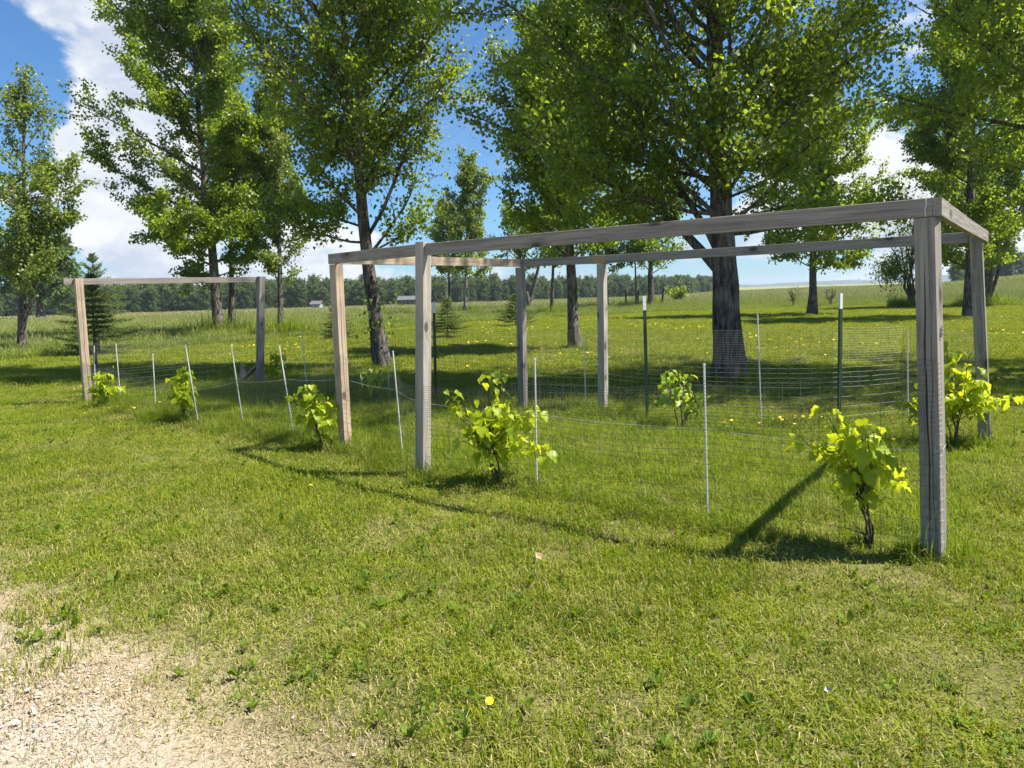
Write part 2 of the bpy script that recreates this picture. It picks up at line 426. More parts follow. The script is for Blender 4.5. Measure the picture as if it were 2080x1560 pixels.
HAY_FAR = mat_grass('hay_field_far', (0.14, 0.18, 0.03), (0.25, 0.27, 0.06), (0.32, 0.30, 0.12), (0.46, 0.44, 0.22), (0.34, 0.40, 0.06), 0.03, 0.50, 0, 0.3)
def grass_patch(name, size, n, h, wid, lean, dead, mat, flat=0.0, heads=False, var=0.32):
    """a square patch of single blades: 5 vertices, 2 faces each"""
    base = rng.uniform(-size / 2, size / 2, (n, 2)) + rng.normal(0, size * 0.05, (n, 2))
    hh = h * np.exp(rng.normal(0, var, n)); az = rng.uniform(0, 6.283, n)
    isd = rng.random(n) < dead
    le = np.abs(rng.normal(lean, 0.28, n)); le = np.where(isd, le + 0.5 + flat, le); le = np.clip(le + flat * rng.random(n), 0, 1.45)
    d_ = np.stack([np.cos(az), np.sin(az)], -1); fc = az + 1.5708 + rng.normal(0, 0.6, n)
    sd = np.stack([np.cos(fc), np.sin(fc)], -1)
    wd = wid * rng.uniform(0.6, 1.3, n)
    def pt(s, a):
        r = hh * s * np.sin(a); z = hh * s * np.cos(a)
        return np.concatenate([base + d_ * r[:, None], z[:, None]], -1)
    sd3 = np.concatenate([sd, np.zeros((n, 1))], -1) * wd[:, None] / 2
    p0, p1, p2 = pt(0.0, le), pt(0.55, le * 0.7), pt(1.0, np.minimum(le * 1.35, 1.5))
    p0[:, 2] -= 0.01
    V = np.stack([p0 - sd3, p0 + sd3, p1 + sd3 * 0.85, p1 - sd3 * 0.85, p2], 1)
    tint = np.repeat(isd * 1.0 + rng.uniform(0.02, 0.97, n), 5)
    mb = MB(); k = np.arange(n)[:, None] * 5
    mb.add(V.reshape(-1, 3), k + np.array([[0, 1, 2, 3]]), tint)
    mb.F.append(k + np.array([[3, 2, 4]])); mb.M.append(np.zeros(n, np.int32))
    if heads:
        q = rng.random(n) < 0.10; V2 = p2[q]; s2 = sd3[q] * 1.5; up = np.array([0, 0, 1.0]) * (h * 0.16)
        W = np.stack([V2 - up, V2 + s2, V2 + up * 1.2, V2 - s2], 1); kk = np.arange(len(V2))[:, None] * 4
        mb.add(W.reshape(-1, 3), kk + np.array([[0, 1, 2, 3]]), np.repeat(1.0 + rng.uniform(0.3, 0.97, len(V2)), 4))
    return mb.mesh(name, [mat])

def view_filter(x, y, mx=1.5):
    return np.abs(x) < 0.74 * np.maximum(y, 0) + mx

def grid_pts(x0, x1, y0, y1, step, jit=0.5):
    xs = np.arange(x0, x1, step); ys = np.arange(y0, y1, step)
    X, Y = np.meshgrid(xs, ys); X = X.ravel() + rng.uniform(-jit, jit, X.size) * step; Y = Y.ravel() + rng.uniform(-jit, jit, Y.size) * step
    return X, Y

# garden plot outline (inside it the grass is left longer)
PLOT = np.array([(2.12, 3.64), (4.07, 6.18), (1.04, 8.44), (0.11, 8.83), (-1.2, 9.8), (-4.25, 12.16), (-6.11, 10.40), (-3.3, 8.0), (-1.58, 6.74), (-0.74, 5.71)])
def inside(x, y, poly):
    r = np.zeros(len(x), bool); n = len(poly)
    for a in range(n):
        x0, y0 = poly[a]; x1, y1 = poly[(a + 1) % n]
        c = ((y0 > y) != (y1 > y)) & (x < (x1 - x0) * (y - y0) / (y1 - y0 + 1e-12) + x0)
        r ^= c
    return r

# lawn near: 0-3 dense, 4-6 thinner, 7-9 straw
src = [grass_patch('lawn_patch', 0.3, 430, 0.046, 0.0044, 0.58, 0.20, GRASS) for _ in range(4)]
src += [grass_patch('lawn_patch_thin', 0.3, 260, 0.040, 0.0040, 0.7, 0.38, GRASS, 0.1) for _ in range(3)]
src += [grass_patch('straw_patch', 0.3, 190, 0.034, 0.0032, 0.9, 0.82, STRAW, 0.5) for _ in range(3)]
x, y = grid_pts(-11, 11, 1.1, 13.2, 0.19, 0.33)
k = view_filter(x, y) ; x, y = x[k], y[k]
b = bare_np(x, y)
u = rng.random(len(x)); idx = rng.integers(0, 4, len(x))
worn = np.sin(2.9 * x + 1.2 * y + 1.5) * np.sin(2.2 * y - 1.6 * x) + 0.6 * np.sin(6.3 * x + 1) * np.sin(5.2 * y + 2 * x)
idx = np.where((worn > 0.75) & (y < 6), rng.integers(4, 7, len(x)), idx)
idx = np.where(b > 0.12 + 0.25 * u, rng.integers(4, 7, len(x)), idx)
idx = np.where(b > 0.40 + 0.25 * u, rng.integers(7, 10, len(x)), idx)
keep = (b < 0.93) | (u < 0.22); x, y, idx, b = x[keep], y[keep], idx[keep], b[keep]
n = len(x); s = rng.uniform(0.8, 1.2, n) * (0.85 + 0.35 * (np.sin(1.9 * x + y) * np.sin(1.3 * y - 0.7 * x) > 0.2))
scatter('lawn_grass', src, np.stack([x, y, ground_z(x, y)], -1), zrot(n), np.stack([np.ones(n), np.ones(n), s], -1), idx,
        'short mown yellow-green lawn grass with dry blades through it')
# longer grass inside the plot and along its edge
src = [grass_patch('plot_patch', 0.3, 330, 0.105, 0.0046, 0.38, 0.10, GRASS_LONG) for _ in range(4)]
x, y = grid_pts(-8, 5, 3.2, 13, 0.19)
nearest = np.full(len(x), 9.0)
for a in range(len(PLOT)):
    p0, p1 = PLOT[a], PLOT[(a + 1) % len(PLOT)]; dv = p1 - p0
    tt = np.clip(((x - p0[0]) * dv[0] + (y - p0[1]) * dv[1]) / (dv @ dv), 0, 1)
    nearest = np.minimum(nearest, np.hypot(x - p0[0] - tt * dv[0], y - p0[1] - tt * dv[1]))
ins = inside(x, y, PLOT)
k = (ins & (rng.random(len(x)) < 0.85)) | (nearest < 0.10)
x, y, nr, ii = x[k], y[k], nearest[k], ins[k]; n = len(x)
s = rng.uniform(0.55, 1.05, n) * np.where(nr < 0.22, 1.3, 0.95) * np.where((y < 6) & (nr < 0.3), 0.6, 1.0)
scatter('uncut_grass', src, np.stack([x, y, ground_z(x, y)], -1), zrot(n), np.stack([np.ones(n), np.ones(n), s], -1), rng.integers(0, 4, n),
        'longer uncut grass inside the fenced plot and along its posts')
# mid and far lawn
src = [grass_patch('lawn_patch_mid', 0.6, 620, 0.075, 0.010, 0.6, 0.10, GRASS) for _ in range(4)]
x, y = grid_pts(-40, 40, 12.8, 48, 0.5)
k = view_filter(x, y, 2.0) & (lawn_np(x, y) > -0.2); x, y = x[k], y[k]; n = len(x)
scatter('far_lawn_grass', src, np.stack([x, y, ground_z(x, y)], -1), zrot(n), np.stack([np.ones(n), np.ones(n), rng.uniform(0.7, 1.2, n)], -1),
        rng.integers(0, 4, n), 'mown lawn grass under and beyond the poplars')
# hay field: near strip, middle, far
P_, I_, S_ = [], [], []
src = [grass_patch('hay_near', 1.0, 480, 0.40, 0.010, 0.30, 0.10, HAY, 0, True, 0.16) for _ in range(4)]
src += [grass_patch('hay_mid', 2.4, 480, 0.46, 0.026, 0.25, 0.15, HAY_FAR, 0, True, 0.14) for _ in range(3)]
src += [grass_patch('hay_far', 7.0, 480, 0.50, 0.09, 0.25, 0.2, HAY_FAR, 0, True, 0.12) for _ in range(3)]
for (y0, y1, st, a, bb) in ((14, 62, 0.85, 0, 4), (60, 120, 2.0, 4, 7), (118, 330, 6.0, 7, 10)):
    x, y = grid_pts(-0.8 * y1, 0.8 * y1, y0, y1, st)
    k = view_filter(x, y, 3) & (lawn_np(x, y) < 0); x, y = x[k], y[k]
    P_.append(np.stack([x, y, ground_z(x, y)], -1)); I_.append(rng.integers(a, bb, len(x)))
    e = np.clip(-lawn_np(x, y) / 4.0, 0, 1)
    hs = 0.55 + 0.45 * e if st < 1 else np.ones(len(x))
    S_.append(np.stack([np.ones(len(x)), np.ones(len(x)), hs * rng.uniform(0.7, 1.15, len(x))], -1))
P_, I_, S_ = np.concatenate(P_), np.concatenate(I_), np.concatenate(S_)
scatter('hay_grass', src, P_, zrot(len(P_)), S_, I_, 'tall hay field grass with straw coloured seed heads')
# tufts of tall grass round trunks
src = [grass_patch('tuft', 0.35, 120, 0.20, 0.008, 0.4, 0.1, GRASS_LONG) for _ in range(3)]

# ------------------------------------------------------------------ broadleaf weeds in the lawn
def weed_mesh(kind):
    mb = MB(); n = 7 if kind == 0 else 11
    for a in range(n):
        az = a * 6.283 / n + rng.normal(0, 0.3); L = rng.uniform(0.035, 0.075) if kind == 0 else rng.uniform(0.012, 0.022)
        wd = L * (0.16 if kind == 0 else 0.45); el = rng.uniform(0.5, 1.3)
        st = np.zeros(3) if kind == 0 else np.array([rng.normal(0, 0.03), rng.normal(0, 0.03), rng.uniform(0.01, 0.045)])
        d3 = np.array([math.cos(az) * math.cos(el), math.sin(az) * math.cos(el), math.sin(el)]); s3 = np.array([-math.sin(az), math.cos(az), 0])
        up = np.array([0, 0, 1.0])
        q = [st, st + d3 * L * 0.4 + s3 * wd, st + d3 * L * 0.4 - s3 * wd, st + d3 * L * 0.8 + s3 * wd * 1.1 - up * L * 0.06,
             st + d3 * L * 0.8 - s3 * wd * 1.1 - up * L * 0.06, st + d3 * L * 1.05 - up * L * 0.22, st + d3 * L * 0.5 - up * L * 0.05]
        mb.add(q, [(0, 1, 6), (0, 6, 2), (1, 3, 6), (2, 6, 4), (3, 5, 6), (4, 6, 5)], rng.uniform(0, 1))
    return mb.mesh('weed', [WEED])
WEED = mat_leaf('weed_leaf', (0.045, 0.10, 0.012), (0.17, 0.25, 0.02), (0.40, 0.50, 0.02), 0.35, 0.6, 5.0, 0.2)
src = [weed_mesh(0) for _ in range(4)] + [weed_mesh(1) for _ in range(3)]
x = rng.uniform(-9, 9, 26000); y = rng.uniform(1.2, 12, 26000)
cl = np.sin(3.1 * x + 1.7 * y) * np.sin(2.3 * y - 1.9 * x + 0.7) + 0.5 * np.sin(7 * x - 2) * np.sin(6 * y + 1)
k = view_filter(x, y, 1) & (bare_np(x, y) < 0.5) & ((cl > 0.45) & (rng.random(len(x)) < 0.5) | (rng.random(len(x)) < 0.30))
x, y = x[k], y[k]; n = len(x); s = rng.uniform(0.4, 1.0, n)
scatter('lawn_weeds', src, np.stack([x, y, ground_z(x, y) + 0.012], -1), zrot(n, 0.15), np.stack([s, s, s], -1), rng.integers(0, 7, n),
        'broadleaf weeds, dandelion rosettes and clover growing in the lawn')

# ------------------------------------------------------------------ gravel
def stone_mesh(name, seed, mat):
    r_ = np.random.default_rng(seed)
    t_ = (1 + 5 ** 0.5) / 2
    V = np.array([(-1, t_, 0), (1, t_, 0), (-1, -t_, 0), (1, -t_, 0), (0, -1, t_), (0, 1, t_), (0, -1, -t_), (0, 1, -t_), (t_, 0, -1), (t_, 0, 1), (-t_, 0, -1), (-t_, 0, 1)], float)
    F = [(0, 11, 5), (0, 5, 1), (0, 1, 7), (0, 7, 10), (0, 10, 11), (1, 5, 9), (5, 11, 4), (11, 10, 2), (10, 7, 6), (7, 1, 8), (3, 9, 4), (3, 4, 2), (3, 2, 6), (3, 6, 8), (3, 8, 9), (4, 9, 5), (2, 4, 11), (6, 2, 10), (8, 6, 7), (9, 8, 1)]
    V /= np.linalg.norm(V[0]); V *= r_.uniform(0.7, 1.15, (12, 1)); V *= np.array([1, r_.uniform(0.6, 0.95), r_.uniform(0.35, 0.6)])
    mb = MB(); mb.add(V, F, r_.uniform(0, 1)); return mb.mesh(name, [mat])
m, t = new_mat('gravel_stone')
at = t.n('ShaderNodeAttribute', dict(attribute_name='tint')).outputs['Fac']
pos = t.n('ShaderNodeNewGeometry').outputs['Position']
cn = t.n('ShaderNodeTexVoronoi', None, Vector=pos, Scale=45.0).outputs['Color']
cr = t.n('ShaderNodeValToRGB', None, _0=t.n('ShaderNodeSeparateColor', None, _0=cn).outputs[0])
el = cr.color_ramp.elements; el[0].color = (0.20, 0.19, 0.19, 1); el[1].color = (0.56, 0.50, 0.42, 1)
for q_, cc in ((0.12, (0.30, 0.29, 0.31, 1)), (0.2, (0.52, 0.42, 0.31, 1)), (0.6, (0.52, 0.45, 0.35, 1)), (0.85, (0.62, 0.50, 0.42, 1))):
    e = el.new(q_); e.color = cc
c = t.mix(t.m('MULTIPLY', t.noise(pos, 150, 4), 0.35), cr.outputs[0], (0.35, 0.28, 0.22))
p = t.n('ShaderNodeBsdfPrincipled', None, Base_Color=c, Roughness=0.85)
STONE = finish(m, t, p)
src = [stone_mesh('pebble', 50 + a, STONE) for a in range(6)]
x = rng.uniform(-4.2, -0.3, 60000); y = rng.uniform(1.4, 4.0, 60000)
b = bare_np(x, y); core = 0.75 * np.exp(-(((x + 1.6) / 0.62) ** 2 + ((y - 2.55) / 0.36) ** 2) ** 1.3)
k = rng.random(len(x)) < (0.03 * (b > 0.6) + 1.0 * core * (b > 0.6))
x, y = x[k], y[k]; n = len(x); s = 0.0026 * np.exp(rng.normal(0.25, 0.6, n)); s = np.minimum(s, 0.010)
scatter('gravel', src, np.stack([x, y, ground_z(x, y) + s * 0.25], -1), zrot(n, 0.3), np.stack([s, s, s], -1), rng.integers(0, 6, n),
        'pale crushed gravel spread over the bare corner')
big = [stone_mesh('stone', 90 + a, STONE) for a in range(5)]
for a in range(46):
    for _ in range(50):
        x, y = rng.normal(-1.7, 0.38), rng.normal(2.55, 0.28)
        if bare_np(np.array(x), np.array(y)) > 0.8: break
    o = bpy.data.objects.new('stone', big[a % 5]); COL.objects.link(o); o.parent = ground
    s = rng.uniform(0.009, 0.019); o.scale = (s, s, s); o.location = (x, y, float(ground_z(x, y)) + s * 0.22); o.rotation_euler = (rng.normal(0, 0.15), rng.normal(0, 0.15), rng.uniform(0, 6.28))

# ------------------------------------------------------------------ timber
def timber(name, parent, p0, p1, wx, wy, mat, roll=0.0, notches=(), twist=0.0, bow=0.0, seg=24):
    """sawn post or beam from p0 to p1 (centre line), section wx * wy, eased edges; notches = drying cracks (face, u, v0, v1, width, depth)"""
    p0 = Vector(p0); p1 = Vector(p1); L = (p1 - p0).length
    e = 0.0022
    face_pts = {0: [], 1: [], 2: [], 3: []}
    for nf in notches: face_pts[nf[0]].append(nf)
    zs = np.unique(np.round(np.concatenate([np.linspace(0, L, seg)]), 5))
    rings = []
    for z in zs:
        ring = []
        hx, hy = wx / 2, wy / 2
        corners = [(-hx, -hy), (hx, -hy), (hx, hy), (-hx, hy)]
        for f in range(4):
            a = np.array(corners[f]); b = np.array(corners[(f + 1) % 4]); dv = (b - a) / np.linalg.norm(b - a); nin = np.array([-dv[1], dv[0]])
            ln = np.linalg.norm(b - a)
            ring.append(a + dv * e); 
            for (_, u, v0, v1, wd, dp) in sorted(face_pts[f], key=lambda q: q[1]):
                s = (z / L - v0) / (v1 - v0); k_ = math.sin(math.pi * min(max(s, 0), 1)) ** 0.5 if 0 < s < 1 else 0.0
                uu = (u + 0.05 * math.sin(z * 5.3 + u * 9) + 0.02 * math.sin(z * 17)) * ln
                hw = 0.0004 + wd / 2 * k_
                ring.append(a + dv * (uu - hw)); ring.append(a + dv * uu + nin * (0.0002 + dp * k_)); ring.append(a + dv * (uu + hw))
            ring.append(b - dv * e)
        bx = bow * math.sin(math.pi * z / L)
        tw = twist * z / L; c_, s_ = math.cos(tw), math.sin(tw)
        rings.append([(q[0] * c_ - q[1] * s_ + bx, q[0] * s_ + q[1] * c_, z) for q in ring])
    V = np.array(rings); n, k = V.shape[:2]
    i = np.arange(n - 1)[:, None] * k; j = np.arange(k)[None, :]; j2 = (j + 1) % k
    mb = MB(); mb.add(V.reshape(-1, 3), np.stack([i + j, i + j2, i + k + j2, i + k + j], -1).reshape(-1, 4))
    mb.F.append(np.array([[*range((n - 1) * k, n * k)]])); mb.M.append(np.zeros(1, np.int32))
    mb.F.append(np.array([[*range(k)][::-1]])); mb.M.append(np.zeros(1, np.int32))
    o = mb.obj(name, mat, parent)
    zax = (p1 - p0).normalized(); q = zax.to_track_quat('Z', 'Y') if abs(zax.z) < 0.9 else Vector((0, 0, 1)).rotation_difference(zax)
    if abs(zax.z) < 0.9:
        xax = Vector((0, 0, 1)).cross(zax).normalized(); yax = zax.cross(xax)
        M = Matrix(((xax.x, yax.x, zax.x), (xax.y, yax.y, zax.y), (xax.z, yax.z, zax.z))).to_4x4()
    else:
        M = q.to_matrix().to_4x4() @ Matrix.Rotation(roll, 4, 'Z')
    M.translation = p0
    o.matrix_local = M
    return o

A, B, C, D, E_, F_ = (2.12, 3.64), (4.07, 6.18), (-0.74, 5.71), (-1.58, 6.74), (0.11, 8.83), (1.04, 8.44)
TOP = {'A': (-0.045, 0.0), 'B': (-0.10, 0.0), 'C': (0.07, 0.0), 'D': (-0.02, 0), 'E': (0.015, 0), 'F': (0.02, 0)}
frame = thing('timber_frame', 'long six-post frame of weathered posts and rails, right of the small frame', 'wooden frame', (0, 0, 0))
ANG = R(52.5)                                   # the frame's cross direction
S4 = 0.089
def post(p, lean, h, mat, notches=(), w=S4, name='post', par=frame, roll=ANG, base=-0.3):
    x, y = p; s = base / h
    return timber(name, par, (x + lean[0] * s, y + lean[1] * s, base), (x + lean[0], y + lean[1], h), w, w, mat, roll, notches, twist=rng.normal(0, 0.02), bow=rng.normal(0, 0.004))
# local faces of a post rolled by ANG: face 3 faces the viewer's left (front), face 0 the right
postA = post(A, TOP['A'], 1.733, WOOD_GREY, roll=R(43), notches= [(3, 0.45, 0.22, 0.88, 0.010, 0.035), (3, 0.7, 0.05, 0.99, 0.0025, 0.008), (0, 0.5, 0.2, 0.9, 0.003, 0.01)], w=0.094)
post((B[0] - 0.03, B[1] + 0.01), TOP['B'], 1.828, WOOD_GREY, [(3, 0.6, 0.2, 0.7, 0.002, 0.006)])
post(C, TOP['C'], 1.838, WOOD_PALE, [(0, 0.5, 0.1, 0.8, 0.002, 0.006)])
post(D, TOP['D'], 1.733, WOOD_WARM, [(0, 0.45, 0.1, 0.98, 0.005, 0.014), (0, 0.75, 0.35, 0.8, 0.003, 0.01)])
post(E_, TOP['E'], 1.728, WOOD_GREY, [(0, 0.35, 0.1, 0.95, 0.004, 0.012), (3, 0.5, 0.05, 0.9, 0.003, 0.01)])
post(F_, TOP['F'], 1.728, WOOD_PALE, [(3, 0.4, 0.1, 0.5, 0.002, 0.006)])
def tp(n, p, z): return Vector((p[0] + TOP[n][0], p[1] + TOP[n][1], z))
ux = Vector((math.cos(ANG), math.sin(ANG), 0)); vx = Vector((math.sin(ANG), -math.cos(ANG), 0))   # across and outward right
ZB = 1.782; BH, BT = 0.092, 0.038
tA, tB, tC, tD, tE, tF = (tp(n, p, ZB) for n, p in (('A', A), ('B', B), ('C', C), ('D', D), ('E', E_), ('F', F_)))
# side rail A-B along the outer right
a0 = tA + vx * 0.05 - ux * 0.048; b0 = tB + vx * 0.040 + ux * 0.03
dirAB = (b0 - a0).normalized()
timber('rail', frame, a0, b0, BT, BH, WOOD_GREY, notches=[(0, 0.5, 0.1, 0.6, 0.0015, 0.003)], bow=0.006)
# front rail C-A : from C's right side, on top of A, butting the side rail
fr = -ux * 0.028
timber('rail', frame, tC + fr + Vector((0.050, -0.02, -0.004)), tA + fr + vx * 0.0295, BT, BH, WOOD_GREY, bow=-0.008, seg=30)
timber('rail', frame, tD + vx * -0.055 + fr * 0.8 + Vector((0, 0, 0.002)), tC - vx * 0.047 + fr * 0.2 + Vector((0, 0, -0.002)), BT, BH, WOOD_GREY)
# cross rail D-E
timber('rail', frame, tD + ux * 0.0 + Vector((0, 0.005, 0.0)), tE + vx * 0.01 + ux * 0.03, BT, BH * 0.98, WOOD_WARM, bow=0.004)
# back rails
ef = (tF - tE).normalized()
timber('rail', frame, tE + ef * 0.046 - ux * 0.01, tF - ef * 0.12, BT, BH, WOOD_GREY)
timber('rail', frame, tF - ef * 0.118, tF + ef * 0.045, BT + 0.004, BH + 0.006, WOOD_NEW)['label'] = 'short fresh tan offcut where the back rails meet'
fb = (tB - tF).normalized()
timber('rail', frame, tF + ef * 0.046 + fb * 0.006, tB - fb * 0.085 + Vector((0, 0.0, 0)), BT, BH, WOOD_GREY, bow=0.005, seg=30)
# small fittings: a hook on post A and the tie at the rail end
mb = MB(); zt = 1.16
ax_, ay_ = A[0] + TOP['A'][0] * zt / 1.73, A[1]
for k_ in range(2):
    tube(mb, [Vector((ax_, ay_, zt + 0.02 * k_)) + vx * 0.049, Vector((ax_, ay_, zt + 0.02 * k_)) + vx * 0.062], 0.006, 8)
tube(mb, [Vector((ax_, ay_, zt - 0.02)) + vx * 0.053, Vector((ax_, ay_, zt + 0.04)) + vx * 0.055], 0.004, 6)
mb.obj('hook', WIRE_BRIGHT, frame)
mb = MB(); q0 = tA + fr - ux * 0.0215 - vx * 0.0 
tube(mb, [q0 + Vector((0.0, 0, 0.044)), q0 + Vector((0.004, 0, 0.02)), q0 + Vector((-0.003, 0, -0.01)), q0 + Vector((0.001, 0, -0.045))], 0.0022, 6)
mb.obj('twine', WHITE_PAINT, frame)

# left frame
frame2 = thing('timber_frame', 'smaller goalpost-like frame of two tan posts and one rail, far left of the plot', 'wooden frame', (0, 0, 0))
L1, L2 = Vector((-6.11, 10.40, 0)), Vector((-4.25, 12.16, 0))
r2 = math.atan2(L2.y - L1.y, L2.x - L1.x)
l1t, l2t = Vector((-6.14, 10.40, 1.81)), Vector((-4.14, 12.16, 1.82))
timber('post', frame2, L1 + Vector((0.005, 0, -0.3)), l1t, 0.10, 0.10, WOOD_WARM, r2, [(3, 0.5, 0.1, 0.95, 0.005, 0.012), (0, 0.55, 0.15, 0.98, 0.006, 0.014)])
timber('post', frame2, L2 + Vector((-0.02, 0, -0.3)), l2t, 0.10, 0.10, WOOD_GREY, r2, [(3, 0.5, 0.2, 0.9, 0.004, 0.01)])
dl = (l2t - l1t).normalized(); nl = Vector((-dl.y, dl.x, 0)) * 0.071
timber('rail', frame2, l1t - dl * 0.17 + nl + Vector((0, 0, -0.043)), l2t + dl * 0.10 + nl + Vector((0, 0, -0.047)), BT, 0.088, WOOD_GREY)
timber('brace', frame2, Vector((-4.68, 12.62, 0.07)), Vector((-4.30, 12.25, 0.34)), 0.07, 0.04, WOOD_GREY, 0)
mb = MB()
stub = timber('wooden_stake', None, Vector((-4.72, 12.68, -0.1)), Vector((-4.72, 12.68, 0.33)), 0.08, 0.05, WOOD_GREY, 0.4, seg=8)
tag(stub, 'short dark wooden stake holding the brace beside the far left frame', 'stake')

# ------------------------------------------------------------------ metal rods and steel posts
def rod(p, top, h, name='metal_rod', label='', group='thin galvanised rods holding the wire fence'):
    o = thing(name, label, 'metal rod', (p[0], p[1], 0), 0, group)
    mb = MB(); 
    P = [(-top * 0.25, 0, -0.15)] + [(top * s, 0.0, h * s) for s in np.linspace(0, 1, 6)]
    tube(mb, P, 0.0062, 8); mb.obj('shaft', ROD, o)
    mb = MB(); tube(mb, [(top, 0, h - 0.002), (top, 0, h + 0.012)], 0.0075, 8); mb.obj('cap', WHITE_PAINT, o)
    return o
RODS = [((-6.35, 11.0), 0.03, 0.80, 'thin rod just right of the tan far left post, in front of the spruce'),
        ((-5.79, 10.67), -0.02, 0.84, 'thin rod beside the leafy shrub under the far left frame'),
        ((-4.81, 9.72), 0.0, 0.74, 'short upright thin rod between the two leftmost bright shrubs'),
        ((-3.64, 8.33), -0.10, 0.93, 'leaning thin rod rising through the second shrub from the left'),
        ((-3.13, 8.34), -0.09, 0.91, 'leaning thin rod right of the second shrub from the left'),
        ((-2.24, 7.34), -0.11, 0.95, 'leaning thin rod left of the shrub by the split tan post'),
        ((-1.01, 6.45), -0.05, 0.93, 'leaning thin rod between the split tan post and the grey post taller than its rail'),
        ((0.15, 5.22), 0.01, 0.94, 'upright thin rod in front of the biggest yellow-green shrub'),
        ((1.17, 4.40), -0.01, 0.95, 'nearest thin rod, standing alone in the long front span'),
        ((-3.37, 11.83), -0.05, 0.89, 'faint thin rod at the back fence right of the brace'),
        ((-1.88, 10.91), 0.02, 0.87, 'faint thin rod at the back fence beside the left poplar trunk'),
        ((0.84, 8.48), 0.0, 0.90, 'thin rod at the back between two grey frame posts'),
        ((2.49, 7.28), -0.03, 1.13, 'tallest thin rod, between the two right-hand green posts'),
        ((4.03, 7.39), -0.01, 0.91, 'thin rod at the back fence near the right end of the plot')]
for p_, tx, h, lb in RODS: rod(p_, tx, h, label=lb)

def tpost(p, top, h, label, rz):
    o = thing('steel_post', label, 'fence post', (p[0], p[1], 0), 0, 'green steel posts with white tops along the back fence')
    c_, s_ = math.cos(rz), math.sin(rz)
    def sec(z0, z1, name, mat, extra=False):
        mb = MB()
        for (x0, y0, x1, y1) in ((-0.019, -0.002, 0.019, 0.002), (-0.002, 0.002, 0.002, 0.030)):
            V = []
            for z in (z0, z1):
                for (a, b) in ((x0, y0), (x1, y0), (x1, y1), (x0, y1)):
                    V.append((a * c_ - b * s_ + top * z / h, a * s_ + b * c_, z))
            mb.add(V, [(3, 2, 1, 0), (4, 5, 6, 7), (0, 1, 5, 4), (1, 2, 6, 5), (2, 3, 7, 6), (3, 0, 4, 7)])
        if extra:
            for z in np.arange(0.1, h - 0.2, 0.055):
                V = []
                for zz in (z, z + 0.018):
                    for (a, b) in ((-0.005, -0.005), (0.005, -0.005), (0.006, -0.002), (-0.006, -0.002)):
                        V.append((a * c_ - b * s_ + top * z / h, a * s_ + b * c_, zz))
                mb.add(V, [(3, 2, 1, 0), (4, 5, 6, 7), (0, 1, 5, 4), (1, 2, 6, 5), (2, 3, 7, 6), (3, 0, 4, 7)])
        return mb.obj(name, mat, o)
    sec(-0.3, h - 0.15, 'shaft', GREEN_PAINT); sec(h - 0.15, h, 'white_tip', WHITE_PAINT)
tpost((-1.05, 9.75), 0.02, 1.34, 'green steel post with white tip, behind the tall grey corner post', 0.2)
tpost((1.44, 7.82), -0.01, 1.35, 'green steel post with white tip, beside the small shrub in mid back fence', 0.3)
tpost((3.18, 7.06), 0.02, 1.33, 'green steel post with white tip, right of the big poplar trunk', 0.5)

# ------------------------------------------------------------------ wire fence
fence = thing('wire_fence', 'graduated wire mesh fence wrapped round the plot of young shrubs', 'wire fence', (0, 0, 0))
def mesh_panel(pts, tops, h=1.0, sag=0.02, wob=0.004, flip=False, r=0.0012):
    """pts: ground points; tops: height of the top wire at each point. fine spacing at the top"""
    pts = np.array(pts, float); seg = np.linalg.norm(np.diff(pts, axis=0), axis=1); S = np.concatenate([[0], np.cumsum(seg)])
    n = max(4, int(S[-1] / 0.1)); ss = np.linspace(0, S[-1], n + 1)
    X = np.interp(ss, S, pts[:, 0]); Y = np.interp(ss, S, pts[:, 1]); T = np.interp(ss, S, tops)
    for a in range(len(seg)):
        q = (ss > S[a]) & (ss < S[a + 1]); T[q] -= sag * np.sin(np.pi * (ss[q] - S[a]) / seg[a])
    dx = wob * np.cumsum(rng.normal(0, 0.5, n + 1)) * 0.6; dx -= np.linspace(dx[0], dx[-1], n + 1)
    fr = [0.0]; z = 0.0
    for k_ in range(14): z += 0.025; fr.append(z)
    for k_ in range(5): z += 0.05; fr.append(z)
    while z < 0.97: z += 0.1; fr.append(min(z, 1.0))
    fr = np.array(fr)                      # distance below the top wire as a share of 1 m
    mb = MB()
    Z = T[None, :] - fr[:, None] * (T[None, :] - 0.02) + rng.normal(0, wob * 0.25, (len(fr), n + 1))
    nx = -np.gradient(Y); ny = np.gradient(X); nn = np.hypot(nx, ny); nx /= nn; ny /= nn
    off = dx[None, :] + 0.02 * np.sin(fr * 3.1)[:, None] * np.sin(ss * 1.3)[None, :] * (wob / 0.004)
    XX = X[None, :] + nx * off; YY = Y[None, :] + ny * off
    for a in range(len(fr)):
        tube(mb, np.stack([XX[a], YY[a], Z[a]], -1), r, 3, cap=False)
    for b in range(n + 1):
        tube(mb, np.stack([XX[:, b], YY[:, b], Z[:, b]], -1), r * 0.95, 3, cap=False)
    return mb.obj('wire_mesh', WIRE, fence)
def offp(p, dx, dy): return (p[0] + dx, p[1] + dy)
Af = (A[0] - 0.045 - 0.03, A[1] - 0.045)
mesh_panel([Af, (1.165, 4.39), (0.15, 5.21), (C[0] + 0.03, C[1] - 0.05)], [1.03, 0.86, 0.80, 0.72], sag=0.05, wob=0.006)
mesh_panel([(C[0] - 0.04, C[1] - 0.02), (-1.03, 6.43), (D[0], D[1] - 0.065)], [0.72, 0.72, 0.90], sag=0.03)
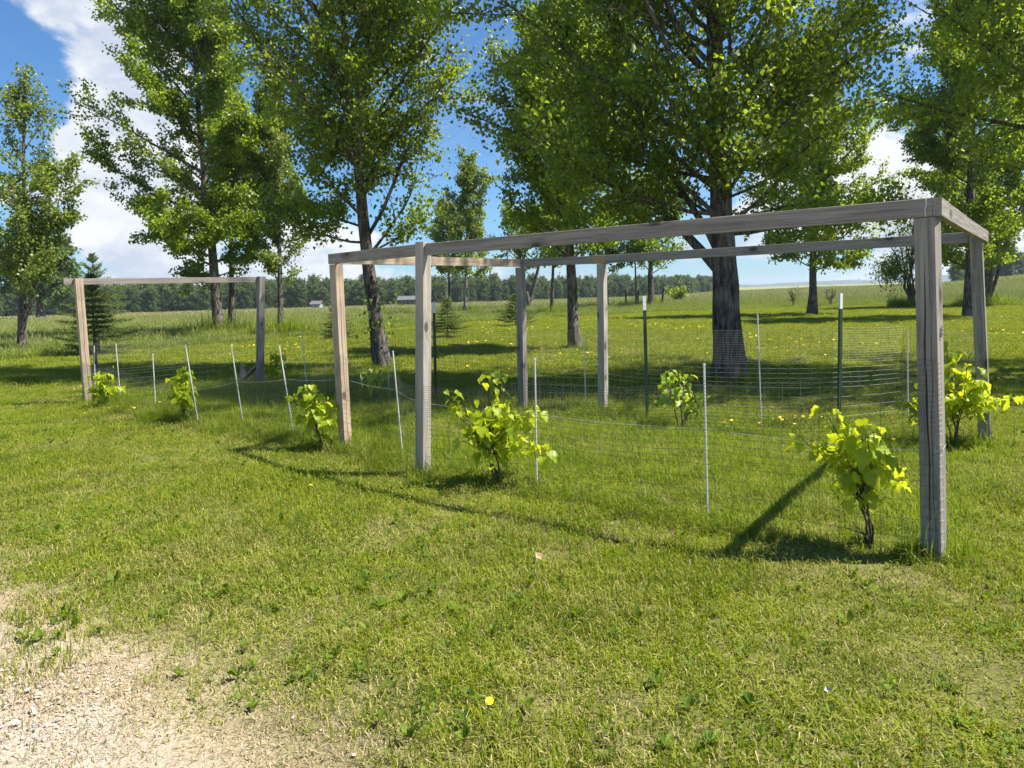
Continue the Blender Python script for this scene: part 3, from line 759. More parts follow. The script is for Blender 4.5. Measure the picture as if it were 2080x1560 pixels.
mesh_panel([(D[0] - 0.06, D[1] + 0.0), (-2.27, 7.33), (-3.15, 8.33), (-3.67, 8.33), (-4.83, 9.71), (-5.81, 10.66), (L1.x, L1.y - 0.07)], [0.88, 0.62, 0.60, 0.5, 0.45, 0.52, 0.62], sag=0.05, wob=0.014)
mesh_panel([(L1.x - 0.07, L1.y + 0.02), (-6.37, 11.0), (-5.3, 11.9), (L2.x - 0.03, L2.y + 0.07)], [0.90, 0.85, 0.86, 0.92], sag=0.02)
mesh_panel([(L2.x + 0.02, L2.y + 0.07), (-3.37, 11.85), (-1.88, 10.93), (-1.05, 9.77), (E_[0], E_[1] + 0.06), (F_[0], F_[1] + 0.06), (1.44, 7.86), (2.49, 7.30), (3.18, 7.10), (4.03, 7.41), (B[0] - 0.05, B[1] + 0.08)],
           [0.95, 0.92, 0.92, 0.98, 0.98, 0.98, 1.0, 0.98, 1.0, 0.97, 0.98], sag=0.012, r=0.0014)
# staples of the mesh round post A and the loose tie wires
mb = MB(); ca = Vector((A[0] - 0.025, A[1], 0))
for k_ in range(26):
    z = 1.03 - (k_ * 0.026 if k_ < 14 else 0.364 + (k_ - 14) * 0.055)
    if z < 0.06: break
    cc = ca + Vector((TOP['A'][0] * z / 1.73 + 0.025, 0, z))
    P = [cc - ux * 0.050 - vx * 0.052, cc - ux * 0.0505 + vx * 0.046, cc - ux * 0.044 + vx * 0.051, cc - ux * (0.012 + 0.01 * rng.random()) + vx * 0.052]
    tube(mb, P, 0.0012, 3)
mb.obj('wire_end', WIRE, fence)['kind'] = 'stuff'
mb = MB()
def wire_path(P, n=8, sag=0.03):
    out = []
    for a in range(len(P) - 1):
        for s in np.linspace(0, 1, n, endpoint=False):
            q = np.array(P[a]) * (1 - s) + np.array(P[a + 1]) * s; q[2] -= sag * math.sin(math.pi * s); out.append(q)
    out.append(np.array(P[-1])); return out
zc_ = 0.585
cc = Vector((A[0] - 0.015, A[1], 0))
loop = [tuple(cc - ux * 0.056 + vx * 0.02 + Vector((0, 0, zc_ - 0.012))), tuple(cc - ux * 0.054 + vx * 0.054 + Vector((0, 0, zc_))), tuple(cc + ux * 0.01 + vx * 0.062 + Vector((0, 0, zc_ + 0.02))), tuple(cc - ux * 0.03 + vx * 0.060 + Vector((0, 0, zc_ + 0.03)))]
tube(mb, loop, 0.0018, 5)
tube(mb, wire_path([tuple(cc - ux * 0.056 - vx * 0.045 + Vector((0, 0, zc_ - 0.012))), (1.16, 4.38, 0.565), (0.14, 5.20, 0.55), (C[0] + 0.02, C[1] - 0.055, 0.59), (-1.05, 6.42, 0.60), (D[0] + 0.02, D[1] - 0.06, 0.68), (-2.28, 7.32, 0.62), (-3.17, 8.32, 0.50), (-3.68, 8.32, 0.42)], sag=0.015), 0.0017, 5)
mb.obj('tie_wire', WIRE_BRIGHT, fence)

# ------------------------------------------------------------------ poplars
LEAF_T = np.array([(0, 0.02, 0), (0.47, 0.30, 0.07), (0.03, 1.05, -0.12), (-0.45, 0.33, 0.06), (0, 0.40, -0.05)])
LEAF_F = np.array([(0, 1, 4), (1, 2, 4), (2, 3, 4), (3, 0, 4)])
LEAF_T2 = np.array([(0, 0, 0), (0.42, 0.42, 0.06), (0, 1.0, -0.06), (-0.42, 0.42, 0.06)])
LEAF_F2 = np.array([(0, 1, 2), (0, 2, 3)])
def rand_rot(n, r_, hang=0.6):
    """leaf frames: y (tip) mostly hanging, x random"""
    y = r_.normal(0, 1, (n, 3)); y[:, 2] -= hang * 1.6; y /= np.linalg.norm(y, axis=1, keepdims=True)
    a = r_.normal(0, 1, (n, 3)); x = np.cross(a, y); x /= np.linalg.norm(x, axis=1, keepdims=True)
    z = np.cross(x, y)
    return np.stack([x, y, z], 1)
def add_leaves(mb, P, size, r_, near=False, tint=None, hang=0.6):
    T, F = (LEAF_T, LEAF_F) if near else (LEAF_T2, LEAF_F2)
    n = len(P)
    s = size * r_.uniform(0.65, 1.2, n)
    M = rand_rot(n, r_, hang)
    V = P[:, None, :] + s[:, None, None] * np.einsum('vk,nkc->nvc', T, M)
    k = np.arange(n)[:, None, None] * len(T)
    mb.add(V.reshape(-1, 3), (k + F[None]).reshape(-1, 3), np.repeat(r_.random(n) if tint is None else tint, len(T)))

def interp_path(P, s):
    n = len(P) - 1; f = s * n; i = min(int(f), n - 1); return P[i] + (P[i + 1] - P[i]) * (f - i)

def poplar(name, label, x, y, H, r0, h0, prof, lean=0.0, nprim=46, nsec=9, nleaf=20000, ls=0.09, seed=1, ax=0.0, near=False, leafmat=None, bark=None,
           stems=None, limbs=(), group='poplars round the lawn', tw=0.16, elev=(28, 62), cat='tree', flare=1.5, ridges=False, link=True, barelow=0.0, rscale=1.0, trunkleaf=0):
    r_ = np.random.default_rng(seed)
    root = thing(name, label, cat, (x, y, 0), 0, group) if link else None
    mbt = MB(); mbc = MB()
    stems = stems or [(0.0, 0.0, 0.0, 1.0, 1.0)]      # (dx at top, dy at top, start height, height share, radius share)
    secs = []
    trunk_paths = []
    for (sx, sy, z0, hs, rs) in stems:
        n = 26 if ridges else 12
        tt = np.linspace(0, 1, n) ** (1.4 if ridges else 1.0)
        wx = np.cumsum(r_.normal(0, 0.012 * H / n * 2.2, n)); wy = np.cumsum(r_.normal(0, 0.012 * H / n * 2.2, n))
        Ht = H * hs
        Pz = z0 + tt * (Ht - z0); Pz[0] = z0 - (0.25 if z0 == 0 else 0)
        P = np.stack([lean * Pz / H + sx * tt ** 0.9 + wx, sy * tt + wy, Pz], -1); P[0, :2] = P[1, :2] * 0 + (lean * z0 / H, 0)
        rr = r0 * rs * (1 - 0.93 * tt ** 0.85)
        if z0 == 0: rr = rr * (1 + (flare - 1) * np.exp(-np.maximum(Pz, 0) / (r0 * 1.6)))
        k = 40 if ridges else (14 if r0 > 0.12 else 8)
        rdg = None
        if r0 > 0.12:
            a = np.linspace(0, 6.283, k, endpoint=False)
            ph = Pz[:, None] * 0.9
            rdg = 1 + 0.055 * np.sin(a * 9 + ph * 1.1) * np.sin(a * 4 - ph * 2.0 + 1) + 0.04 * np.sin(a * 17 + ph * 3 + 2) + r_.normal(0, 0.022, (n, k))
            rdg += 0.16 * np.exp(-np.maximum(Pz, 0) / (r0 * 1.0))[:, None] * np.sin(a * 5 + seed)[None] * (z0 == 0)
        tube(mbt, P, rr, k, ridge=rdg, tint=r_.random())
        trunk_paths.append((P, rr, z0, Ht))
    ps = [q[0] for q in prof]; pr = [q[1] for q in prof]
    jobs = []
    for i in range(nprim):
        P, rr, z0, Ht = trunk_paths[i % len(trunk_paths)]
        u = (i + r_.random()) / nprim
        z = h0 + (Ht * 0.985 - h0) * u ** 0.92
        az = i * 2.39996 + r_.normal(0, 0.35)
        tz = z / H
        Rr = np.interp(tz, ps, pr) * (1 + ax * math.cos(az)) * r_.uniform(0.55, 1.15)
        el = R(elev[0] + (elev[1] - elev[0]) * tz + r_.normal(0, 6))
        jobs.append((P, rr, z, az, el, Rr / math.cos(el) * 0.92, None, r_.choice([0.35, 0.8, 1.1, 1.5])))
    for (z, az, el, L, rad, dens) in limbs:
        P, rr, z0, Ht = trunk_paths[0]
        jobs.append((P, rr, z, R(az), R(el), L, rad, dens))
    tot = 0.0
    for (P, rr, z, az, el, L, rad, dens) in jobs:
        s = np.clip(np.searchsorted(P[:, 2], z) - 1, 0, len(P) - 2)
        f = (z - P[s, 2]) / (P[s + 1, 2] - P[s, 2] + 1e-9); f = min(max(f, 0), 1)
        st = P[s] * (1 - f) + P[s + 1] * f; tr = rr[s]
        m_ = 7; Q = [st]; dcur = np.array([math.cos(az) * math.cos(el), math.sin(az) * math.cos(el), math.sin(el)])
        for q in range(m_):
            dcur = dcur + r_.normal(0, 0.09, 3) + np.array([0, 0, 0.035 if rad is None else 0.05]); dcur /= np.linalg.norm(dcur)
            Q.append(Q[-1] + dcur * L / m_)
        Q = np.array(Q)
        br = min(tr * 0.55, 0.010 + 0.010 * L) * rscale if rad is None else rad
        tube(mbt, Q, np.linspace(br, br * 0.18 + 0.002, m_ + 1), 6 if br > 0.02 else 4, tint=r_.random(), cap=False)
        ns = max(3, int(nsec * (0.6 + 0.4 * L / (max(pr) + 0.1))))
        if rad is not None: ns = int(ns * 2.0 * max(0.5, min(1.2, L / 3)))
        for q in range(ns):
            sp_ = 0.18 + 0.80 * (q + r_.random()) / ns if rad is None else 0.25 + 0.74 * (q + r_.random()) / ns
            b0 = interp_path(Q, sp_)
            dd = (Q[-1] - Q[0]) / L
            rnd = r_.normal(0, 1, 3); rnd[2] = rnd[2] * 0.55 + 0.15; side = rnd - dd * (rnd @ dd); side /= np.linalg.norm(side)
            dv = dd * 0.65 + side * 0.8; dv /= np.linalg.norm(dv)
            l2 = (0.16 + 0.34 * (1 - sp_ * 0.55)) * L * r_.uniform(0.5, 1.1) if rad is None else r_.uniform(0.35, 0.9) * (1.3 - sp_ * 0.6)
            l2 = min(l2, 1.5)
            W = [b0]
            for _ in range(3):
                dv = dv + r_.normal(0, 0.16, 3) + np.array([0, 0, 0.05]); dv /= np.linalg.norm(dv); W.append(W[-1] + dv * l2 / 3)
            W = np.array(W)
            tube(mbt, W, np.linspace(max(0.004, br * 0.3), 0.0022, 4), 3, tint=r_.random(), cap=False)
            secs.append((W, l2 * dens)); tot += l2 * dens
        secs.append((Q[m_ // 2:], L * 0.3 * dens)); tot += L * 0.3 * dens
    pts = []; tns = []
    for (W, l2) in secs:
        k = int(nleaf * l2 / tot + r_.random())
        if k <= 0: continue
        k = max(1, int(k * r_.uniform(0.5, 1.5))); sidx = r_.random(k) ** 0.8 * (len(W) - 1); ii = np.minimum(sidx.astype(int), len(W) - 2); ff = (sidx - ii)[:, None]
        pts.append(W[ii] * (1 - ff) + W[ii + 1] * ff + r_.normal(0, tw * 0.62, (k, 3)) * np.array([1, 1, 0.8]))
        tns.append(np.clip(r_.normal(0, 0.16) + r_.random(k), 0, 1))
    pts = np.concatenate(pts); tns = np.concatenate(tns)
    if trunkleaf:
        tns = np.concatenate([tns, r_.random(trunkleaf)])
        tl = np.stack([r_.normal(0, r0 * 1.5, trunkleaf), r_.normal(0, r0 * 1.5, trunkleaf) - r0, r_.uniform(0.6, 1.5, trunkleaf)], -1); pts = np.concatenate([pts, tl])
    add_leaves(mbc, pts, ls, r_, near, tint=tns)
    if not link:
        me = MB(); me.V = mbt.V + mbc.V; me.T = mbt.T + mbc.T; off = mbt.n
        me.F = mbt.F + [f + off for f in mbc.F]; me.M = mbt.M + [q * 0 + 1 for q in mbc.M]; me.n = mbt.n + mbc.n
        return me.mesh(name, [bark or BARK, leafmat or LEAF])
    mbt.obj('trunk', bark or BARK, root, smooth=True)
    mbc.obj('crown', leafmat or LEAF, root)
    return root

# the big poplar behind the frame
poplar('poplar_tree', 'largest poplar with thick furrowed trunk and low fork, behind the long frame', 3.23, 10.92, 10.6, 0.215, 2.25,
       [(0.0, 1.5), (0.22, 2.4), (0.40, 3.3), (0.6, 3.2), (0.8, 2.2), (1.0, 0.4)], lean=-0.35, nprim=88, nsec=13, nleaf=100000, ls=0.068, seed=11, ax=-0.18, near=True,
       ridges=True, flare=1.45, tw=0.17, rscale=0.95,
       limbs=[(1.55, 165, 52, 3.6, 0.080, 0.7), (1.75, 150, 66, 3.6, 0.060, 0.9), (3.5, 178, 28, 3.6, 0.036, 1.2), (2.4, 200, 35, 3.6, 0.036, 1.2), (3.0, -10, 38, 3.6, 0.040, 1.1), (3.9, 10, 36, 3.4, 0.036, 1.0),
              (4.3, -25, 40, 3.6, 0.032, 1.0), (2.2, -15, 6, 2.8, 0.035, 1.1), (2.5, 190, 8, 3.6, 0.035, 1.2), (2.6, 250, 20, 2.2, 0.03, 1.0), (2.3, 140, 8, 3.2, 0.03, 1.1), (2.4, 40, 6, 2.8, 0.03, 1.0), (3.0, 175, 20, 3.9, 0.035, 1.2), (3.6, -5, 22, 3.2, 0.03, 1.1), (2.7, -55, 8, 2.3, 0.022, 1.3), (3.3, -100, 14, 2.0, 0.022, 1.3), (3.0, -135, 12, 2.5, 0.022, 1.2), (4.0, -80, 22, 2.2, 0.022, 1.3), (4.8, -110, 25, 2.0, 0.022, 1.3)])
poplar('poplar_tree', 'tall poplar with leafy sprouts on its trunk, left of the tall grey corner post', -2.56, 14.32, 11.0, 0.155, 2.2,
       [(0.0, 1.2), (0.2, 2.1), (0.45, 2.8), (0.7, 2.5), (0.9, 1.6), (1.0, 0.4)], lean=-0.7, nprim=66, nsec=12, nleaf=78000, ls=0.076, seed=22, ax=-0.12, near=True, tw=0.17, flare=1.25,
       rscale=1.2, trunkleaf=90, stems=[(0.0, 0, 0, 1, 1), (0.75, 0.1, 3.9, 0.8, 0.5)],
       limbs=[(2.55, 5, 55, 4.4, 0.045, 0.35), (3.6, 10, 30, 1.9, 0.035, 0.5), (4.6, 165, 55, 2.4, 0.045, 0.9), (5.2, 10, 35, 2.2, 0.03, 0.6), (2.5, 190, 10, 2.1, 0.03, 1.2), (2.3, 30, 12, 1.6, 0.025, 1.0), (2.8, 150, 20, 2.3, 0.03, 1.2)])
poplar('poplar_tree', 'broad bright poplar with clumpy crown behind the small left frame', -11.26, 28.07, 15.5, 0.21, 2.1,
       [(0.0, 2.4), (0.2, 4.0), (0.33, 3.9), (0.5, 3.2), (0.7, 2.5), (0.9, 1.7), (1.0, 0.4)], lean=-0.6, nprim=72, nsec=11, nleaf=88000, ls=0.120, seed=33, ax=-0.25, tw=0.20, elev=(6, 62), flare=1.3)
poplar('poplar_tree', 'slimmer poplar close behind the broad one, its trunk just right of the thicker trunk', -11.75, 30.6, 9.5, 0.14, 3.2,
       [(0.0, 1.0), (0.4, 1.9), (0.8, 1.2), (1.0, 0.3)], lean=0.3, nprim=30, nsec=7, nleaf=12000, ls=0.125, seed=34, ax=0.25, tw=0.2, flare=1.2)
poplar('poplar_tree', 'slender poplar with a narrow crown between the two frames', -9.07, 28.61, 10.2, 0.125, 1.9,
       [(0.0, 0.7), (0.3, 1.35), (0.6, 1.25), (0.85, 0.8), (1.0, 0.2)], lean=0.1, nprim=36, nsec=7, nleaf=26000, ls=0.11, seed=35, tw=0.18, elev=(22, 68), flare=1.2, leafmat=LEAF_LIGHT)
poplar('poplar_tree', 'young forked poplar with pale leaves at the far left edge, leaning stems', -14.86, 22.04, 8.3, 0.13, 1.7,
       [(0.0, 0.7), (0.25, 1.25), (0.5, 1.3), (0.8, 0.9), (1.0, 0.2)], lean=0.7, nprim=38, nsec=8, nleaf=14000, ls=0.10, seed=41, tw=0.16, elev=(25, 66), flare=1.3, leafmat=LEAF_LIGHT,
       stems=[(0, 0, 0, 1, 1), (1.0, 0.2, 0.75, 0.62, 0.6)])
poplar('poplar_tree', 'pale-leaved poplar mostly beyond the left edge of the view', -20.3, 26.5, 10.6, 0.16, 2.0,
       [(0.0, 1.0), (0.3, 2.0), (0.6, 1.7), (1.0, 0.3)], nprim=34, nsec=8, nleaf=16000, ls=0.11, seed=42, tw=0.18, leafmat=LEAF_LIGHT, ax=0.1)
poplar('broadleaf_tree', 'dark low spreading tree far back behind the forked young poplar', -55.5, 86.0, 7.5, 0.42, 2.2,
       [(0.0, 2.0), (0.3, 6.0), (0.7, 5.4), (1.0, 1.0)], nprim=36, nsec=8, nleaf=11000, ls=0.40, seed=43, tw=0.45, elev=(10, 45), leafmat=LEAF_FAR, group=None)
poplar('poplar_tree', 'thin young poplar with airy pale crown by the field edge left of the corner post', -3.08, 48.65, 10.2, 0.13, 2.2,
       [(0.0, 1.0), (0.25, 2.0), (0.6, 1.7), (1.0, 0.3)], lean=0.6, nprim=40, nsec=8, nleaf=15000, ls=0.15, seed=51, tw=0.2, leafmat=LEAF_LIGHT, bark=BARK_PALE, flare=1.2)
poplar('poplar_tree', 'mid-sized poplar with straight dark trunk just left of the tan offcut post', 1.54, 17.84, 8.4, 0.155, 2.0,
       [(0.0, 1.0), (0.3, 2.3), (0.55, 2.4), (0.8, 1.3), (1.0, 0.3)], lean=-0.1, nprim=50, nsec=9, nleaf=60000, ls=0.092, seed=61, tw=0.18, near=False, flare=1.25, ax=0.05)
poplar('poplar_tree', 'pale loose poplar far out in the gap beside the thin airy one', -5.2, 62.0, 9.0, 0.15, 2.4,
       [(0.0, 1.0), (0.3, 2.4), (0.6, 2.0), (1.0, 0.3)], nprim=30, nsec=7, nleaf=11000, ls=0.18, seed=52, tw=0.25, leafmat=LEAF_LIGHT, flare=1.1)
poplar('poplar_tree', 'thin leaning poplar at the field edge, left of the straight dark trunk', 2.45, 43.52, 8.0, 0.13, 2.6,
       [(0.0, 0.8), (0.4, 2.0), (1.0, 0.3)], lean=0.5, nprim=24, nsec=6, nleaf=8000, ls=0.15, seed=62, tw=0.22, flare=1.1)
poplar('poplar_tree', 'forked tree far back with two spreading stems behind the back corner post', 1.5, 58.0, 8.5, 0.22, 2.8,
       [(0.0, 1.0), (0.4, 2.6), (1.0, 0.5)], nprim=24, nsec=6, nleaf=7000, ls=0.19, seed=63, tw=0.25, stems=[(-1.3, 0, 0, 0.9, 0.9), (1.9, 0, 0.8, 1, 0.8)])
poplar('poplar_tree', 'low rounded poplar beyond the leaning old fence posts', 10.08, 52.42, 9.0, 0.26, 2.3,
       [(0.0, 1.4), (0.3, 3.2), (0.7, 2.6), (1.0, 0.4)], nprim=34, nsec=8, nleaf=14000, ls=0.17, seed=64, tw=0.25, elev=(8, 60))
poplar('poplar_tree', 'very thin poplar stem between the old fence posts', 8.77, 51.0, 8.0, 0.085, 2.6,
       [(0.0, 0.5), (0.4, 1.3), (1.0, 0.2)], nprim=22, nsec=5, nleaf=5000, ls=0.16, seed=65, tw=0.2, flare=1.0)
poplar('poplar_tree', 'thin poplar half hidden behind the post with the tan offcut', 7.0, 53.1, 7.6, 0.12, 2.4,
       [(0.0, 0.6), (0.4, 1.6), (1.0, 0.2)], nprim=22, nsec=5, nleaf=5500, ls=0.16, seed=66, tw=0.22, flare=1.0)
poplar('poplar_tree', 'poplar with short dark trunk and flat-bottomed crown, right of the biggest trunk', 14.12, 34.17, 11.0, 0.20, 1.9,
       [(0.0, 2.8), (0.22, 3.6), (0.5, 3.6), (0.8, 2.3), (1.0, 0.4)], lean=0.1, nprim=58, nsec=10, nleaf=60000, ls=0.125, seed=71, tw=0.2, elev=(-2, 60), flare=1.4)
poplar('poplar_tree', 'dark-trunked poplar standing behind the right end of the frame', 17.47, 27.74, 13.0, 0.21, 1.7,
       [(0.0, 1.6), (0.2, 2.9), (0.45, 3.6), (0.75, 2.8), (1.0, 0.5)], lean=0.2, nprim=64, nsec=10, nleaf=74000, ls=0.120, seed=72, tw=0.2, elev=(0, 62), flare=1.35)
poplar('poplar_tree', 'many-stemmed dark poplar at the right edge beyond the frame', 25.3, 38.9, 11.0, 0.16, 2.0,
       [(0.0, 1.2), (0.3, 3.2), (0.7, 2.9), (1.0, 0.6)], nprim=54, nsec=9, nleaf=44000, ls=0.15, seed=73, tw=0.22, elev=(20, 70), flare=1.2,
       stems=[(1.8, 0, 0, 1, 1), (-1.2, 0.4, 0, 0.75, 0.7), (0.5, -0.5, 0, 0.9, 0.8), (3.2, 0.2, 0, 0.8, 0.7)])
poplar('poplar_tree', 'near poplar whose branches hang into the top right corner, trunk out of view', 9.2, 10.4, 11.0, 0.2, 2.7,
       [(0.0, 2.0), (0.3, 4.0), (0.5, 4.2), (0.8, 2.6), (1.0, 0.5)], nprim=62, nsec=12, nleaf=52000, ls=0.080, seed=81, near=True, tw=0.18, elev=(18, 58))

# bare, twiggy willow
def twiggy(name, label, x, y, H, nst, spread, seed, nleaf=0, cat='bush', leafsize=0.1, thick=0.05, dense=None, nt=14):
    r_ = np.random.default_rng(seed); root = thing(name, label, cat, (x, y, 0), 0); mb = MB(); pts = []
    for s in range(nst):
        az = r_.uniform(0, 6.283); tgt = np.array([math.cos(az) * spread * r_.uniform(0.3, 1), math.sin(az) * spread * 0.6, H * r_.uniform(0.6, 1)])
        Q = [np.array([tgt[0] * 0.08, tgt[1] * 0.08, -0.1])]
        for q in range(1, 8):
            f = q / 7; Q.append(np.array([tgt[0] * f ** 1.4, tgt[1] * f ** 1.4, tgt[2] * f]) + r_.normal(0, 0.04 * H / 3, 3) * (f < 1))
        Q = np.array(Q); th = thick * r_.uniform(0.35, 1.0)
        tube(mb, Q, np.linspace(th, 0.006, 8), 6, cap=False)
        for q in range(nt):
            b0 = interp_path(Q, r_.uniform(0.3, 1)); dv = r_.normal(0, 0.5, 3) + np.array([0, 0, 0.8]); dv /= np.linalg.norm(dv)
            L = H * r_.uniform(0.08, 0.22); W = [b0]
            for _ in range(3):
                dv = dv + r_.normal(0, 0.2, 3); dv /= np.linalg.norm(dv); W.append(W[-1] + dv * L / 3)
            tube(mb, W, np.linspace(0.008, 0.004, 4), 3, cap=False)
            for _ in range(3):
                b1 = interp_path(np.array(W), r_.uniform(0.3, 1)); d2 = dv + r_.normal(0, 0.5, 3); d2 /= np.linalg.norm(d2)
                tube(mb, [b1, b1 + d2 * L * 0.4], [0.005, 0.003], 3, cap=False)
            pts.append(np.array(W[-1]))
    mb.obj('stem', TWIG, root, smooth=True)
    if nleaf:
        pts = np.array(pts); P = pts[r_.integers(0, len(pts), nleaf)] + r_.normal(0, 0.16, (nleaf, 3))
        if dense is not None:
            P2 = np.array(dense[:3]) + r_.normal(0, 1, (dense[4], 3)) * dense[3]; P = np.concatenate([P, P2])
        mc = MB(); add_leaves(mc, P, leafsize, r_); mc.obj('leaves', LEAF, root)
    return root
twiggy('willow_bush', 'tall brown twiggy willow, half bare, behind the near right post', 22.48, 40.99, 6.2, 9, 2.2, 91, 1500, leafsize=0.13, thick=0.11, dense=(-1.1, 0, 2.1, 0.42, 1600), nt=30)
twiggy('dogwood_bush', 'small bare bush left of the flat-bottomed poplar\'s trunk', 17.93, 46.28, 1.3, 7, 0.5, 92, 60, leafsize=0.09, thick=0.02)
twiggy('dogwood_bush', 'small bare bush right of the flat-bottomed poplar\'s trunk', 20.21, 46.12, 1.3, 8, 0.6, 93, 30, leafsize=0.09, thick=0.02)
twiggy('round_bush', 'low light green bush in the hay field right of the old fence posts', 15.5, 68.0, 1.5, 8, 1.2, 94, 700, leafsize=0.2, thick=0.03)

# ------------------------------------------------------------------ spruces
def spruce(label, x, y, H, Rb, seed, dens=1.0, zb=0.25, zt=0.0):
    r_ = np.random.default_rng(seed); root = thing('spruce_tree', label, 'spruce', (x, y, 0), 0, 'young spruces on the lawn'); mt = MB(); mc = MB()
    tube(mt, [(0, 0, -0.1), (0, 0, H * 0.3), (0.01, 0, H * 0.7), (0, 0, H)], [0.018 * H + 0.01, 0.014 * H, 0.007 * H, 0.003], 8)
    nb = int(85 * dens * (0.5 + H / 3)) + 45; starts, dirs, lens, tn = [], [], [], []
    for i in range(nb):
        u = (i + r_.random()) / nb; z = zb + (H - zb) * u ** 0.9; nwh = 11; zq = zb + (H - zb) * (round((z - zb) / (H - zb) * nwh) / nwh) + r_.normal(0, 0.012); z = min(zq, H * 0.97) if u < 0.93 else z; az = i * 2.4 + r_.normal(0, 0.3)
        L = Rb * (1 - ((z - zb) / (H - zb)) ** 1.0) ** 0.85 * r_.uniform(0.7, 1.12) + 0.04
        Q = [np.array([0, 0, z])]; dv = np.array([math.cos(az), math.sin(az), 0.15 if u < 0.5 else 0.7 * u])
        for q in range(5):
            dv = dv + np.array([0, 0, -0.12 if (q < 2 and u < 0.6) else 0.12]); dv /= np.linalg.norm(dv); Q.append(Q[-1] + dv * L / 5)
        Q = np.array(Q); tube(mt, Q, np.linspace(0.008 * H / 2.5 + 0.002, 0.002, 6), 4, cap=False)
        nt = max(5, int(L / 0.045))
        for q in range(nt):
            s = 0.12 + 0.88 * q / nt; b0 = interp_path(Q, s); d0 = (Q[-1] - Q[0]); d0 /= np.linalg.norm(d0)
            for sg in (-1, 1):
                sd = np.cross(d0, (0, 0, 1)) * sg; dd = d0 * 0.75 + sd * 0.75 + np.array([0, 0, r_.normal(-0.08, 0.15)]); dd /= np.linalg.norm(dd)
                l2 = 0.38 * L * (1 - s * 0.75) * r_.uniform(0.6, 1.1) + 0.03; k = max(2, int(l2 / 0.02 * dens))
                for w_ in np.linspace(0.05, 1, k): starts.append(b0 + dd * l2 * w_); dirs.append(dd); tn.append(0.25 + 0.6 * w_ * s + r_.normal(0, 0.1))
    for z in np.arange(H * 0.75, H, 0.02): starts.append(np.array([0, 0, z])); dirs.append(np.array([0, 0, 1.0])); tn.append(0.8)
    S = np.array(starts); Dv = np.array(dirs); n = len(S) * 3
    S = np.repeat(S, 3, 0); Dv = np.repeat(Dv, 3, 0); tn = np.repeat(np.clip(tn, 0, 1), 3)
    nd = Dv * 0.7 + r_.normal(0, 0.5, (n, 3)); nd /= np.linalg.norm(nd, axis=1, keepdims=True)
    sd = np.cross(nd, r_.normal(0, 1, (n, 3))); sd /= np.linalg.norm(sd, axis=1, keepdims=True)
    l = r_.uniform(0.022, 0.04, n)[:, None]
    V = np.stack([S - sd * 0.008, S + sd * 0.008, S + nd * l * 1.5], 1)
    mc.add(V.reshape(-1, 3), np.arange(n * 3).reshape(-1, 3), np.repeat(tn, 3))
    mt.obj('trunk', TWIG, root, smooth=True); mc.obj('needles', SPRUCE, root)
spruce('largest spruce, full and layered, behind the far left tan post', -11.75, 20.64, 2.85, 1.2, 5, 0.55)
spruce('narrow spruce with a bare lower stem in front of the largest spruce', -8.95, 15.6, 2.05, 0.42, 6, 0.6, 0.85)
spruce('small round-based spruce in the open between the grey corner posts', -2.12, 24.09, 1.28, 0.72, 7, 0.55, 0.22)
spruce('small spruce half hidden by the split tan post', -6.03, 25.09, 1.25, 0.72, 8, 0.5, 0.12)
spruce('small dark spruce half hidden by the back grey corner post', 0.18, 31.29, 1.35, 0.95, 9, 0.5, 0.2)

# ------------------------------------------------------------------ young shrubs with big leaves: every leaf an object
def shrub_leaf_mesh(seed, mat):
    r_ = np.random.default_rng(seed)
    # half outline from stalk to tip, toothed and broad
    out = [(0.0, 0.02), (0.22, -0.06), (0.42, 0.08), (0.50, 0.30), (0.42, 0.40), (0.40, 0.62), (0.24, 0.72), (0.16, 0.92), (0.0, 1.08)]
    fold = r_.uniform(0.15, 0.55); droop = r_.uniform(0.15, 0.5)
    def zz(x, y): return fold * abs(x) - droop * y * y * 0.8 + 0.04 * math.sin(9 * y + seed) * abs(x) * 4
    mid = [(0, 0.02), (0, 0.28), (0, 0.55), (0, 0.80), (0, 1.08)]
    V = []; F = []
    for (x, y) in mid: V.append((x, y, zz(x, y)))
    for sg in (1, -1):
        b = len(V)
        for (x, y) in out[1:-1]:
            x2 = x * sg * r_.uniform(0.92, 1.08); V.append((x2, y, zz(x2, y)))
        ids = [0] + list(range(b, b + 7)) + [4]
        fan = [(0, b, b + 1), (0, b + 1, 1), (1, b + 1, b + 2), (1, b + 2, b + 3), (1, b + 3, 2), (2, b + 3, b + 4), (2, b + 4, b + 5), (2, b + 5, 3), (3, b + 5, b + 6), (3, b + 6, 4)]
        F += [f if sg == 1 else f[::-1] for f in fan]
    # leaf stalk
    V = np.array(V); mb = MB(); mb.add(V, F, r_.random())
    tube(mb, [(0, -0.45, 0.10), (0, -0.2, 0.06), (0, 0.03, zz(0, 0.02))], [0.012, 0.012, 0.012], 3, cap=False)
    return mb.mesh('leaf', [mat], smooth=True)
SL = {k: [shrub_leaf_mesh(s, mt_) for s in range(7)] for k, mt_ in (('y', SHRUB_LEAF), ('g', SHRUB_DARK))}
